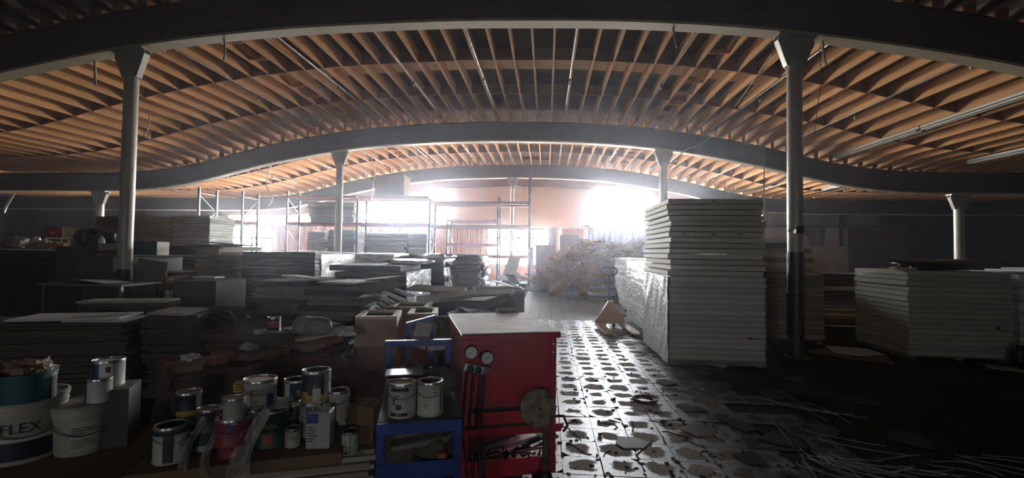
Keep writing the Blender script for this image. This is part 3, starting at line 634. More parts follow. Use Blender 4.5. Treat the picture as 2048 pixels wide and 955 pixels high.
# upturned dark tub near the aisle
r = thing('dark_bin', 'dark tilted open bin standing beside the aisle behind the red cart', 'bin', (-1.08, 10.4, 0), .18)
w, d, h = 1.08, .9, .82
for nm, bx in (('bin_wall', (-w/2, w/2, -d/2, -d/2+.03)), ('bin_wall', (-w/2, w/2, d/2-.03, d/2)), ('bin_wall', (-w/2, -w/2+.03, -d/2+.03, d/2-.03)), ('bin_wall', (w/2-.03, w/2, -d/2+.03, d/2-.03))): MB().box(*bx, .08, h).build(nm, M['darkboard'], r)
MB().box(-w/2, w/2, -d/2, d/2, .05, .08).build('bin_floor', M['darkboard'], r)
mb = MB()
for a, b in (((-w/2, -d/2), (w/2, -d/2)), ((w/2, -d/2), (w/2, d/2)), ((w/2, d/2), (-w/2, d/2)), ((-w/2, d/2), (-w/2, -d/2))): mb.bar((*a, h), (*b, h), .06, .05)
mb.build('bin_rim', M['greyboard'], r)
for sx in (-.4, .4):
    for sy in (-.3, .3): MB().box(sx-.05, sx+.05, sy-.05, sy+.05, 0, .05).build('bin_foot', M['pallet'], r)
# open plywood cabinets
def cabinet(label, x0, x1, y0, y1, h, rz, cardh=0):
    w, d = x1-x0, y1-y0; r = thing('open_cabinet', label, 'cabinet', ((x0+x1)/2, (y0+y1)/2, 0), rz)
    t = .022
    for nm, bx in (('front_panel', (-w/2, w/2, -d/2, -d/2+t)), ('back_panel', (-w/2, w/2, d/2-t, d/2)), ('side_panel', (-w/2, -w/2+t, -d/2+t, d/2-t)), ('side_panel', (w/2-t, w/2, -d/2+t, d/2-t))): MB().box(*bx, 0, h-.03).build(nm, M['ply'], r)
    MB().box(-w/2+t, w/2-t, -d/2+t, d/2-t, .3, .32).build('shelf', M['ply'], r)
    for a, b in (((-w/2, -d/2+.03), (w/2, -d/2+.03)), ((-w/2, d/2-.03), (w/2, d/2-.03)), ((-w/2+.03, -d/2+.06), (-w/2+.03, d/2-.06)), ((w/2-.03, -d/2+.06), (w/2-.03, d/2-.06))):
        MB().bar((*a, h-.015), (*b, h-.015), .06, .03).build('face_frame', M['pine'], r)
    if cardh: MB().box(-w/2-.01, w/2-.06, -d/2-.012, -d/2-.002, cardh-.26, cardh).build('cardboard_sheet', M['card'], r)
    return r
cabinet('left plywood cabinet lying open upward behind the wrapped brick pallet', -2.02, -1.60, 4.66, 5.2, .97, .22, .66)
cabinet('second plywood cabinet, open at the top, right of the first one', -1.66, -1.32, 5.25, 5.85, .93, .2)
cabinet('third open cabinet frame lying behind the two plywood cabinets', -2.05, -1.55, 5.75, 6.35, .94, .12)
# cardboard and boards between the cabinets and the red cart
o = blobmesh(.34, .42, .24, .35, 12, .5, 22, 14, 2.6).build('crushed_carton', M['carddark'], smooth=True); o.location = (-.90, 5.4, .455); tag(o, 'crushed brown carton in torn film left of the red cart', 'carton')
box_thing('carton', 'dark carton under the crushed one left of the red cart', 'carton', -1.16, -.62, 5.0, 5.8, 0, .45, 'carddark', .2)
for k, (x, y, z, w, d, rz, ry, mm, lb) in enumerate(((-1.55, 6.9, .94, .8, .5, .3, -.12, 'whiteboard', 'white board tipped up behind the plywood cabinets'), (-1.30, 6.7, 1.00, .6, .3, .5, -.1, 'paleboard', 'smaller pale board leaning over the tipped white board'), (-1.05, 7.2, .98, 1.1, .35, .1, -.06, 'greyboard', 'long grey board across the junk behind the red cart'), (-1.75, 7.3, 1.03, .9, .4, -.1, .03, 'tanboard', 'tan board lying behind the tipped white board'))):
    o = slab('loose_board', w, d, .035, M[mm]); o.location = (x, y, z); o.rotation_euler = (.12, ry, rz); tag(o, lb, 'board')
box_thing('carton', 'large brown carton behind the plywood cabinets under loose boards', 'carton', -1.86, -.75, 6.85, 7.7, 0, .92, 'carddark', .05)
mb = MB(); mb.box(-.35, .35, -.2, .2, 0, .05).box(-.33, .33, -.18, .18, .05, .09)
o = mb.build('flat_grate', M['darkboard']); o.location = (-.78, 6.25, .86); o.rotation_euler = (.2, -.3, .2); tag(o, 'dark flat frame propped up just behind the red cart', 'frame')
box_thing('carton', 'low brown carton behind the red cart carrying the dark frame', 'carton', -1.3, -.4, 5.95, 6.7, 0, .74, 'carddark', .1)
# ---- far left
bundle('lumber_block', 'long dark lumber block at the far left edge', 'lumber block', -14.6, -11.3, 9.9, 11.2, 0, 1.56, 22, 'darkboard', .02, None, part='plank')
box_thing('carton', 'plain dark carton right of the long lumber block, upper one', 'carton', -10.72, -9.72, 9.3, 10.2, 1.06, 1.66, 'carddark', 0)
box_thing('carton', 'plain dark carton, lower one of the two by the lumber block', 'carton', -10.80, -9.92, 9.25, 10.2, .62, 1.06, 'carddark', .04)
box_thing('crate', 'dark low crate under the two plain cartons', 'crate', -10.9, -9.4, 9.2, 10.5, 0, .62, 'darkboard', 0)
box_thing('carton', 'dark open-topped carton left of the left steel column', 'carton', -9.12, -8.25, 8.6, 9.4, 1.18, 1.47, 'carddark', 0)
box_thing('crate', 'dark crate carrying boxes beside the left steel column', 'crate', -9.2, -7.32, 8.5, 9.7, 0, 1.16, 'darkboard', 0)
box_thing('white_box', 'long pale lilac box right of the left steel column', 'box', -8.2, -7.64, 8.15, 9.15, 1.18, 1.46, 'lilac', .0)
box_thing('white_box', 'flat pale box left of the column on the open carton', 'box', -9.15, -8.60, 8.75, 9.2, 1.60, 1.73, 'lilac', 0)
r = box_thing('teal_box', 'dark teal box with a cream right side behind the left column', 'box', -8.41, -7.87, 8.75, 9.05, 1.50, 1.77, 'labteal', .0)
MB().box(.271, .276, -.15, .15, .0, .268).build('cream_side', M['foam'], r)
for k, (x, z, w) in enumerate(((-7.9, 1.475, 1.3), (-7.5, 1.505, .9))):
    pass
o = slab('pale_sheet', 1.3, .5, .02, M['lilac']); o.location = (-8.0, 8.95, 1.475); tag(o, 'thin pale sheet under the dark teal box', 'sheet')
o = slab('dark_sheet', .75, .6, .05, M['darkboard']); o.location = (-8.85, 8.95, 1.53); tag(o, 'dark sheet between the open carton and the flat pale box', 'sheet')
# leaning ribbed sheets and the white block high at the back
bundle('ribbed_panel_block', 'tilted block of ribbed white sheets above the left boxes', 'panel block', -11.6, -10.2, 11.8, 13.2, 1.50, 2.48, 16, 'foamold', .02, None, rz=.3)
bpy.data.objects['ribbed_panel_block'].rotation_euler = (0, .14, .42)
o = slab('brown_board', 1.05, .03, .86, M['brownboard']); o.location = (-11.65, 11.5, 1.62); o.rotation_euler = (-.08, .0, .02); tag(o, 'brown board standing before the tilted ribbed sheets', 'board')
bundle('lumber_block', 'dark block under the tilted ribbed sheets', 'lumber block', -12.5, -9.7, 11.3, 13.3, 0, 1.40, 12, 'darkboard', .02, None, part='plank')
bundle('wrapped_panel_bundle', 'white panel block glowing on its right side, high at the left back', 'panel bundle', -9.50, -8.49, 11.0, 11.9, 1.72, 2.48, 12, 'foam', .008, 'film', amp=.01)
bundle('lumber_block', 'dark block carrying the white glowing panel block', 'lumber block', -9.6, -7.9, 10.7, 12.3, 0, 1.71, 14, 'greyboard', .02, None, part='plank')
bundle('panel_bundle', 'brown layered stack with a torn strip of film, left of the big dark block', 'panel bundle', -7.23, -6.76, 9.0, 9.78, 0, 1.66, 16, 'tanboard', .012, None)
o = blobmesh(.38, .5, .035, .25, 17, .5).build('dark_sheet', M['tarp'], smooth=True); o.location = (-7.0, 9.3, 1.67); o.rotation_euler = (0, -.03, .3); tag(o, 'dark folded sheet capping the brown layered stack', 'sheet')
o = slab('grey_sheet', .85, .6, .02, M['greyboard']); o.location = (-6.75, 9.35, 1.74); o.rotation_euler = (0, .08, .1); tag(o, 'grey sheet overhanging the brown layered stack', 'sheet')
# film-sided small stack and dark box in front
r = bundle('small_stack', 'small stack with shiny film on its right side below the lilac box', 'stack', -6.51, -6.15, 7.2, 7.8, 0, 1.18, 10, 'carddark', .008, None)
MB().box(-.05, .19, -.31, -.302, .80, 1.0).box(.09, .19, -.312, -.304, .3, .82).build('film_strip', M['foil'], r)
MB().box(-.06, .19, -.31, -.302, 1.0, 1.17).build('pale_side', M['foamold'], r)
box_thing('carton', 'dark blue-grey carton right of the small film-sided stack', 'carton', -6.0, -5.3, 7.0, 7.8, 0, 1.13, 'darkboard', .05)
o = slab('white_sheet', .4, .25, .03, M['whiteboard']); o.location = (-5.85, 7.6, 1.135); tag(o, 'small white sheet on the dark blue-grey carton', 'sheet')
o = MB().box(-.26, .26, -.02, .02, 0, 1.12).build('leaning_plank', M['carddark']); o.location = (-6.62, 7.1, 0.33); o.rotation_euler = (-.06, .12, 0); tag(o, 'dark perforated plank leaning beside the left steel column', 'plank')
# ---- left foreground board piles
pile('dark_board', 'dark board, %s of the wide pile at the left edge', 'board', -5.95, -4.40, 4.25, 4.85, 0, 26, .0325, ['darkboard'], .03, .3, 'dark boards of the wide left pile')
o = slab('white_sheet', .98, .5, .025, M['whiteboard']); o.location = (-5.02, 4.62, .885); o.rotation_euler = (.0, .0, .33); tag(o, 'big white sheet on top of the wide left pile', 'sheet')
o = slab('white_sheet', .6, .4, .02, M['whiteboard']); o.location = (-4.68, 4.62, .872); o.rotation_euler = (0, 0, .2); tag(o, 'second white sheet sticking out under the big one', 'sheet')
o = MB().bar((-4.95, 4.52, .918), (-4.62, 4.80, .922), .035, .02).build('white_strip', M['white']); tag(o, 'thin white strip lying across the big white sheet', 'strip')
pile('dark_board', 'dark board, %s of the small pile right of the wide left one', 'board', -4.45, -3.95, 4.80, 5.15, 0, 20, .044, ['darkboard'], .03, .35, 'boards of the small left pile')
o = slab('pale_board', .42, .4, .03, M['paleboard']); o.location = (-4.2, 5.0, .91); o.rotation_euler = (.04, .03, .1); tag(o, 'pale board topping the small left pile', 'board')
pile('long_board', 'long brown board, %s behind the wide left pile', 'board', -5.95, -4.95, 5.5, 5.85, 0, 16, .058, ['darkboard', 'carddark'], .02, .3, 'long boards behind the wide pile')
o = slab('long_board', 1.0, .36, .03, M['paleboard']); o.location = (-5.45, 5.68, .935); o.rotation_euler = (0, .0, .3); tag(o, 'long pale board on the pile behind the wide left one', 'board')
r = thing('work_table', 'dark table with a slim leg under the bent white sheet', 'table', (-6.85, 6.55, 0))
MB().box(-.55, .75, -.35, .35, 1.08, 1.11).build('table_top', M['greyboard'], r)
for sx in (-.5, .70):
    for sy in (-.3, .3): MB().box(sx-.02, sx+.02, sy-.02, sy+.02, 0, 1.08).build('table_leg', M['steel'], r)
def bent(u, v): return Vector(((u-.5)*.78, (v-.5)*.62, .05*math.sin(u*PI*.9+.5)-.02*v))
mb = MB().grid(bent, 18, 6); mb.grid(lambda u, v: bent(u, v)+Vector((0, 0, -.012)), 18, 6); mb.f[108:] = [tuple(reversed(f)) for f in mb.f[108:]]
o = mb.build('bent_sheet', M['whiteboard'], smooth=True); o.location = (-6.78, 6.42, 1.125); o.rotation_euler = (-.02, -.03, .12); tag(o, 'bent white sheet on the dark table near the left column', 'sheet')
# dark lumber mass and boards filling the middle left
pile('dark_board', 'dark wide board, %s of the heap before the big dark block', 'board', -5.5, -4.45, 6.0, 6.85, 0, 12, .062, ['darkboard'], .06, .12, 'dark wide boards of the middle heap', jz=0)
pile('dark_board', 'dark warped board, %s of the heap behind the brick pallet', 'board', -4.1, -2.7, 5.2, 6.2, 0, 12, .055, ['darkboard', 'carddark'], .07, .2, 'dark boards behind the brick pallet')
for k, (u0, v0, u1, v1, Y) in enumerate(((415, 632, 470, 656, 5.4), (463, 626, 478, 645, 5.5), (500, 634, 540, 655, 5.3))):
    a, b = aY(u0, v0, Y), aY(u1, v1, Y-.35); r = thing('hand_tool', ('dark tool with a pale tip on the middle heap, leftmost of three', 'short dark tool with a pale tip on the middle heap', 'dark tool with a bright tip nearest the red and white can')[k], 'tool', b, 0, 'tools on the middle heap')
    MB().tube([(0, 0, 0), a-b], .012, 8).build('shaft', M['black'], r, smooth=True); MB().tube([a-b, (a-b)*1.12], .015, 8).build('pale_tip', M['whiteboard'], r, smooth=True)
# ================================================================ RACKS AND THE BACK OF THE HALL
def rack(label, xs, yf, yb, tops, levels, cols, colb):
    r = thing('pallet_rack', label, 'rack', (0, 0, 0))
    for x, t in zip(xs, tops):
        for y in (yf, yb):
            up = MB().box(x-.045, x+.045, y-.035, y+.035, .01, t).build('upright', M[cols], r); MB().box(x-.09, x+.09, y-.07, y+.07, 0, .01).build('foot_plate', M[cols], up)
        n = int((t-.5)/.75); zz = [.4+(t-.7)*i/n for i in range(n+1)]
        for i, (a, b) in enumerate(zip(zz, zz[1:])):
            p, q = ((yf, yb) if i % 2 else (yb, yf)); MB().bar((x, p, a), (x, q, b), .03, .03).build('brace', M[cols], r)
        for z in (.35, t-.25): MB().bar((x, yf, z), (x, yb, z), .03, .03).build('brace', M[cols], r)
    for i, lv in enumerate(levels):
        for z, mm in lv:
            for y in (yf, yb): MB().box(xs[i]+.045, xs[i+1]-.045, y-.03, y+.03, z-.07, z+.07).build('load_beam', M[mm], r)
    return r
YF, YBk = 20.5, 21.55
RX = [-12.05, -8.68, -5.31, -.78]
rack('long pallet rack with red beams across the middle of the hall', RX, YF, YBk, (4.35, 4.05, 4.05, 5.45), (((1.45, 'rackred'), (2.86, 'rackred'), (4.10, 'rackred')), ((1.45, 'rackred'), (2.86, 'rackred'), (4.10, 'rackred')), ((1.45, 'rackred'), (2.80, 'rackred'), (3.86, 'rackred'))), 'rackblue', 'rackred')
rack('short blue rack at the left, its posts above the white block', [-14.80, -12.85], 18.5, 19.55, (4.25, 4.10), (((1.4, 'rackred'), (2.80, 'rackred')),), 'rackblue', 'rackred')
rack('low pallet rack behind the long one, near the window', [-4.95, -2.42], 22.6, 23.6, (3.3, 4.45), (((2.0, 'rackred'), (3.48-.3, 'rackred')),), 'rackblue', 'rackred')
# loads on the rack
def strips(n): return ['greyboard' if k % 3 else 'ply' for k in range(n)]
def deckload(label, x0, x1, z, h, n, m, film=None): return bundle('rack_load', label, 'load', x0, x1, YF-.02, YBk-.05, z, z+h, n, m, .03, film, part='board', amp=.02)
deckload('thick dark bundle on the middle rack level, left bay', -10.95, -8.85, 2.94, .38, 5, 'greyboard')
deckload('second dark bundle stacked on the first on the middle rack level', -11.0, -8.85, 3.33, .34, 4, 'greyboard')
deckload('thin timber sheets topping the bundles in the left rack bay', -11.05, -8.82, 3.69, .17, 5, 'ply')
deckload('grey wrapped load on the low rack level, left bay', -11.0, -10.2, 1.53, .98, 10, 'paleboard', 'filmdull')
deckload('dark wrapped load on the low rack level beside the middle upright', -10.05, -8.80, 1.53, 1.05, 10, 'greyboard', 'filmdull')
deckload('dark wrapped load on the low rack level, middle bay left', -8.3, -6.4, 1.53, .92, 9, 'greyboard', 'filmdull')
deckload('dark wrapped load on the low rack level, middle bay right', -6.30, -5.42, 1.53, .92, 9, 'darkboard', 'filmdull')
box_thing('carton', 'big brown carton on the top beams of the rack', 'carton', -7.88, -6.53, YF+.0, YBk-.05, 4.18, 5.12, 'card', 0, None, True, 'ply')
# wrapped pallets behind the left stacks, at the foot of the rack
bundle('wrapped_panel_bundle', 'pale wrapped block at the rack foot behind the middle stacks', 'panel bundle', -6.8, -4.9, 16.6, 18.0, 0, 1.52, 10, 'paleboard', .02, 'filmthick', amp=.05)
bundle('wrapped_panel_bundle', 'grey wrapped block at the rack foot right of the pale one', 'panel bundle', -4.6, -3.0, 16.8, 18.2, 0, 1.55, 12, 'greyboard', .02, 'filmdull', amp=.04)
# cartons right of the rack and near the window
for k, (x0, x1, y, z1, mm, lb) in enumerate(((-.55, .45, 23.0, 2.05, 'card', 'brown carton beside the rack end'), (.62, 1.55, 22.7, 2.55, 'card', 'tall brown carton stack against the grey sheet wall'), (1.65, 2.6, 24.0, 2.35, 'tanboard', 'tan carton behind the insulation heap'), (.75, 1.9, 24.9, 2.95, 'orange', 'wide orange board box behind the tall carton'))):
    box_thing('carton', lb, 'carton', x0, x1, y, y+.8, 0, z1, mm, .05*k, None, True)
# potted palm
r = thing('potted_palm', 'small green palm rising behind the insulation heap', 'plant', (2.05, 22.9, 1.1)); r.location.z = 2.0
MB().lathe([(.14, 0), (.19, .28), (.2, .3)], 16).build('pot', M['brick'], r, smooth=True); MB().tube([(0, 0, .28), (.02, 0, .6), (0, .02, .85)], .022, 8).build('trunk', M['pallet'], r)
for k in range(13):
    a = k*2.4; L_ = .42+.1*random.random(); mb = MB()
    def leaf(u, v, a=a, L_=L_): t = u; return Vector((math.cos(a)*L_*t-math.sin(a)*.06*(v-.5)*math.sin(PI*(t*.9+.08)), math.sin(a)*L_*t+math.cos(a)*.06*(v-.5)*math.sin(PI*(t*.9+.08)), .85+.28*math.sin(t*2.3)-.22*t*t*(1+.4*(k % 3))))
    mb.grid(leaf, 7, 2); mb.build('frond', M['green'], r, smooth=True)
bx = bpy.data.objects.get('potted_palm'); box_thing('carton', 'carton carrying the small palm', 'carton', 1.7, 2.4, 22.6, 23.2, 0, 2.0, 'card', 0)
# folding chair and white box on the heap
# insulation heap
heapc = Vector((2.15, 19.6, 0)); protos = []
for s in range(5):
    o = blobmesh(.50, .36, .18, .5, s+40, .8, 26, 14, 2.5).build('insulation_batt', M['batt' if s % 3 else 'battp'], smooth=True); protos.append(o)
def heap_h(x, y): return max(0, 1.95*(1-((x-heapc.x)/2.7)**2-((y-heapc.y)/2.4)**2))
k = 0
for i in range(100):
    for _ in range(30):
        x = heapc.x+random.uniform(-2.75, 2.9); y = heapc.y+random.uniform(-2.4, 1.9)
        if heap_h(x, y) > .02: break
    z = heap_h(x, y)*(1 if i > 16 else random.uniform(.2, .7))-.08
    o = protos[i] if i < 5 else link('insulation_batt', protos[i % 5].data)
    o.location = (x, y, max(0, z)); sc = random.uniform(.75, 1.25); o.scale = (sc, sc*random.uniform(.8, 1.2), sc*random.uniform(.8, 1.3))
    o.rotation_euler = (random.gauss(0, .35) if z > .1 else 0, random.gauss(0, .35) if z > .1 else 0, random.uniform(0, 6.28))
    tag(o, 'crumpled brown insulation batt '+('on the crest' if z > 1.35 else 'deep at the back' if y > heapc.y+.7 else 'on the left flank' if x < heapc.x-1.3 else 'on the right flank' if x > heapc.x+1.3 else 'at the foot' if z < .5 else 'halfway up the face')+' of the big heap beyond the jack', 'insulation batt', 'insulation batts of the big heap')
for i in range(16):
    x, y = 4.6+random.uniform(-1, .9), 20.6+random.uniform(-.9, .9); o = link('insulation_batt', protos[i % 5].data); o.location = (x, y, .15+1.75*(i/16)); o.rotation_euler = (random.gauss(0, .3), random.gauss(0, .3), random.uniform(0, 6)); o.scale = (1.1, 1.1, 1.1)
    tag(o, 'yellowish insulation batt in the heap right behind the big one', 'insulation batt', 'insulation batts of the right heap')
# boxes at the foot of the heap beside the pallet jack
z = 0
for k in range(5):
    o = slab('pale_board', .9, .8, .09, M[['tanboard', 'greyboard', 'paleboard'][k % 3]]); o.location = (2.0+random.uniform(-.1, .1), 16.6, z); o.rotation_euler = (0, 0, random.uniform(-.2, .2)); z += .2 if k else .1
    z = .095*(k+1); tag(o, 'board in the low pile behind the pallet jack handle, %s' % ('lowest' if k == 0 else 'topmost' if k == 4 else ORD[4-k]+' from the top'), 'board', 'low pile behind the pallet jack')
# debris heap left of the rack end
for k in range(16):
    o = slab('scrap_board', random.uniform(.5, 1.2), random.uniform(.12, .4), .035, M[random.choice(['greyboard', 'ply', 'brownboard', 'darkboard', 'orange'])]); o.location = (-1.35+random.uniform(-.8, .7), 19.3+random.uniform(-.8, .6), .03+.045*k); o.rotation_euler = (random.gauss(0, .12), random.gauss(0, .15), random.uniform(0, 3.1))
    tag(o, 'scrap board in the debris heap at the foot of the rack end', 'scrap', 'scrap boards at the rack end')
o = slab('white_sheet', .5, .04, .95, M['whiteboard']); o.location = (-1.6, 19.2, .62); o.rotation_euler = (-.3, .35, .1); tag(o, 'white sheet standing tilted in the debris heap', 'sheet')
o = slab('white_sheet', .42, .03, .85, M['whiteboard']); o.location = (-.48, 19.9, 0); o.rotation_euler = (-.12, .1, .2); tag(o, 'white sheet leaning on the right end upright of the rack', 'sheet')
o = MB().box(-.07, .07, -.02, .02, 0, 1.9).build('white_plank', M['whiteboard']); o.location = (-.55, 20.2, 0); o.rotation_euler = (-.08, -.06, 0); tag(o, 'narrow white plank leaning on the right rack upright', 'plank')
# ---- pallet jack
r = thing('pallet_jack', 'orange-yellow hand pallet jack standing in the aisle', 'pallet jack', (1.44, 10.45, 0), .08)
for sx in (-.27, .27):
    mb = MB(); w = .085
    mb.add([(sx-w, 0, .115), (sx+w, 0, .115), (sx+w, -1.05, .09), (sx+w*.55, -1.20, .08), (sx-w*.55, -1.20, .08), (sx-w, -1.05, .09), (sx-w, 0, .055), (sx+w, 0, .055), (sx+w, -1.05, .05), (sx+w*.55, -1.20, .045), (sx-w*.55, -1.20, .045), (sx-w, -1.05, .05)],
           [(0, 5, 4, 3, 2, 1), (6, 7, 8, 9, 10, 11)]+[(i, (i+1) % 6, 6+(i+1) % 6, 6+i) for i in range(6)])
    fk = mb.build('fork', M['forkt'], r); MB().lathe([(.04, -.05), (.04, .05)], 14, M=T(sx, -.95, .04, 0, PI/2)).build('fork_roller', M['rubber'], fk, smooth=True)
mb = MB(); A = [(-.37, .14), (.37, .14), (.30, .22), (.05, .60), (-.05, .60), (-.30, .22)]
mb.add([(x, -.02, z) for x, z in A]+[(x*.92, .06, z) for x, z in A], [tuple(range(6)), tuple(range(11, 5, -1))]+[(i, 6+i, 6+(i+1) % 6, (i+1) % 6) for i in range(6)])
mb.build('shield_plate', M['yellow'], r, bevel=.008)
MB().box(-.32, .32, -.02, .16, .10, .16).build('fork_yoke', M['yellow'], r)
MB().lathe([(.045, .1), (.045, .55), (.035, .56), (.035, .66)], 16, c=(0, .14, 0)).build('pump_cylinder', M['black'], r, smooth=True)
MB().tube([(0, .14, .6), (0, .16, .95), (0, .18, 1.16)], .022, 10).build('tiller_arm', M['rackblue'], r, smooth=True)
mb = MB(); pts = [(.17*sg*(1 if abs(c) < .9 else 1), .18, 1.25+.07*s) for sg, c, s in ()]
pts = [((.11*(1 if math.cos(a) > 0 else -1)+.07*math.cos(a)), .18, 1.25+.085*math.sin(a)) for a in [2*PI*i/24 for i in range(24)]]
mb.tube(pts, .014, 8, closed=True).build('handle_loop', M['black'], r, smooth=True)
for sx in (-.10, .10): MB().lathe([(.085, -.025), (.085, .025)], 18, M=T(sx, .16, .088, 0, PI/2)).build('steer_wheel', M['rubber'], r, smooth=True)
# ---- hanging services
for bay, (ya, yb) in enumerate(((Y1+.25, Y2-1.3), (Y2+.3, Y3-2.6))):
    for k, x in enumerate((-12.4, -10.2, -8.0, -5.75, -3.63, -1.72, .56, 2.92, 5.4, 7.7, 10.0, 12.2)):
        if bay == 0 and not -9 < x < 9: continue
        zz = Hb(x)+JB-.05; r = thing('conduit', 'thin conduit with lamp sockets under the %s roof bay, %s from the left' % (('nearest', 'second')[bay], ORD[k-2 if bay == 0 else k] or 'first'), 'conduit', (x, 0, zz), 0, 'conduits under the roof')
        MB().tube([(0, ya, 0), (0, (ya+yb)/2, .004), (0, yb, 0)], .018, 8).build('pipe', M['conduit'], r, smooth=True)
        for y in (ya+.75, (ya+yb)/2+.4, yb-.05):
            sk = MB().tube([(0, y, 0), (0, y, -.09)], .016, 8).build('socket', M['black'], r); MB().lathe([(.012, 0), (.034, -.03), (.038, -.055), (.022, -.088), (.004, -.095)], 12, c=(0, y, -.085)).build('bulb', M['white'], sk, smooth=True)
def tube_light(label, x, ya, yb, z):
    r = thing('fluorescent_fixture', label, 'light fixture', (x, 0, z), 0, 'unlit strip lights at right')
    MB().box(-.05, .05, ya, yb, .03, .10).build('housing', M['white'], r); MB().box(-.11, .11, ya, yb, .018, .03).build('reflector', M['white'], r)
    for sx in (-.06, .06): MB().tube([(sx, ya+.05, -.012), (sx, yb-.05, -.012)], .019, 10).build('tube', M['gaugef'], r, smooth=True)
    for y in (ya+.2, yb-.2): MB().tube([(0, y, .1), (0, y, Hb(x)+JB+.1-z)], .006, 6).build('hanger', M['steel'], r)
tube_light('long unlit strip light below the right joists, nearer half', 9.3, 8.6, 12.1, 4.84)
tube_light('long unlit strip light below the right joists, farther half', 9.3, 12.15, 15.6, 4.84)
tube_light('unlit strip light lowest at the right edge', 12.25, 11.3, 14.3, 4.42)
tube_light('unlit strip light beyond the middle beam at right', 11.8, 18.2, 20.6, 4.5)
mb = MB(); pts = [aY(u, v, y) for u, v, y in ((1578, 349, 16.9), (1555, 362, 17.3), (1525, 375, 17.8), (1490, 381, 18.2), (1455, 383, 18.6))]
o = mb.tube(pts, .045, 8).build('hanging_trim', M['beamlip'], smooth=True); tag(o, 'bent pale trim strip hanging below the joists beyond the middle beam', 'trim strip')
def cable(label, pts, r=.008, m='colpaint', top=False):
    P = [aY(*p) for p in pts]; Q = []
    if top: xj = XC+STEP*round((P[0].x-XC)/STEP); P = [Vector((xj, P[0].y, Hb(xj)+JB+.05))]+P                  # stapled to a joist
    for a, b, c, d in zip([P[0]]+P[:-2], P[:-1], P[1:], P[2:]+[P[-1]]):
        for i in range(6):
            t = i/6; Q.append(.5*((2*b)+(c-a)*t+(2*a-5*b+4*c-d)*t*t+(3*b-a-3*c+d)*t**3))
    o = MB().tube(Q+[P[-1]], r, 6).build('cable', M[m], smooth=True); return tag(o, label, 'cable')
cable('long cable drooping from the joists across the middle beam at right', ((1543, 108, 10), (1490, 185, 12.2), (1445, 245, 15), (1408, 285, 16.25), (1368, 302, 16.3), (1340, 335, 16.32), (1326, 365, 16.33)), .014)
cable('cable loop hanging beside the rack carton', ((748, 347, 20.3), (747, 365, 20.3), (746, 385, 20.3), (742, 400, 20.3)), .02, 'gaugef', True)
cable('short dark wire hanging near the right steel column', ((1640, 95, 9.2), (1642, 150, 9.2), (1636, 210, 9.3), (1628, 270, 9.4)), .006, 'black', True)
cable('pale strap hanging behind the near beam at left of centre', ((448, 74, 7.92), (450, 104, 7.95), (447, 120, 7.95)), .02)
cable('pale strap hanging left of the left steel column', ((190, 120, 7.92), (190, 150, 7.95), (191, 170, 7.95)), .02)
cable('pale strap hanging behind the near beam right of centre', ((1346, 53, 7.92), (1350, 78, 7.95), (1353, 95, 7.95)), .02)
cable('pale strap hanging right of the right steel column', ((1645, 82, 7.92), (1647, 108, 7.95), (1652, 132, 7.95)), .02)
cable('coiled wire hanging in the left bay beside the column', ((300, 225, 12), (294, 262, 12), (288, 268, 12), (292, 276, 12), (299, 272, 12), (296, 262, 12)), .018)
cable('loose pale pipe hanging at far left below the beam', ((28, 387, 17.0), (14, 410, 17.5), (8, 425, 17.5)), .04)
cable('hanging cable hook above the short blue rack', ((533, 368, 18.2), (545, 394, 18.2), (541, 406, 18.2), (537, 412, 18.2)), .02, top=True)
# exit sign on the beige panel
r = thing('exit_sign', 'small exit sign near the thin column on the beige panel', 'sign', aY(1036, 376, Y3+.4), 0)
MB().box(-.15, .15, 0, .05, -.12, .12).build('sign_box', M['white'], r); text_flat('EXIT', .14, Vector((0, -.003, 0)), FRONT, 'labred', r)
r = thing('white_cabinet', 'pale metal cabinet with a dark slot standing behind the tan block', 'cabinet', (6.15, 13.2, 0))
MB().box(-.55, .55, -.35, .35, 0, 2.12).build('cabinet_body', M['ribgrey'], r); MB().box(-.30, .42, -.358, -.35, 1.86, 2.0).build('dark_slot', M['black'], r); MB().box(-.52, .52, -.357, -.35, 1.72, 1.80).build('door_rail', M['white'], r)
o = box_thing('white_box', 'small white box lying on the right insulation heap', 'box', 4.05, 4.55, 20.1, 20.5, 1.75, 2.02, 'white', .2, None, False)
# wall lamp beside the tall stack, small notice box
r = thing('wall_lamp', 'white lantern-like fitting hanging at the right of the tallest stack', 'lamp', aY(1530, 432, 12.0), 0)
MB().box(-.07, .07, -.05, .05, -.16, .14).build('lamp_body', M['white'], r); MB().box(-.05, .05, -.056, -.05, -.12, .1).build('lens', M['gaugef'], r); MB().tube([(0, 0, .14), (-.03, 0, .55), (0, 0, 1.9)], .012, 6).build('hanger', M['black'], r)
# fittings strapped to the right column
r = thing('column_box', 'dark junction box with a torn pale tag on the right steel column', 'junction box', (4.06, Y1-.145, 2.08))
MB().box(-.06, .07, -.04, .03, -.06, .06).build('box_body', M['black'], r); MB().add([(-.05, -.045, .02), (-.16, -.05, -.06), (-.20, -.05, -.02), (-.08, -.045, .07)], [(0, 1, 2, 3)]).build('torn_tag', M['labwhite'], r)
r = thing('corner_guard', 'black padded guard strapped to the foot of the right steel column', 'guard', (4.08, Y1, 0))
MB().lathe([(.128, .35), (.128, 1.70)], 16, cap=False).build('guard_tube', M['tarp'], r, smooth=True)
for z in (.4, 1.0, 1.6): MB().lathe([(.132, z), (.132, z+.03)], 16, cap=False).build('strap', M['black'], r)
MB().tube([(-.13, -.02, 1.35), (-.14, -.02, 1.12), (-.135, -.02, 1.05)], .008, 6).build('clip', M['white'], r)
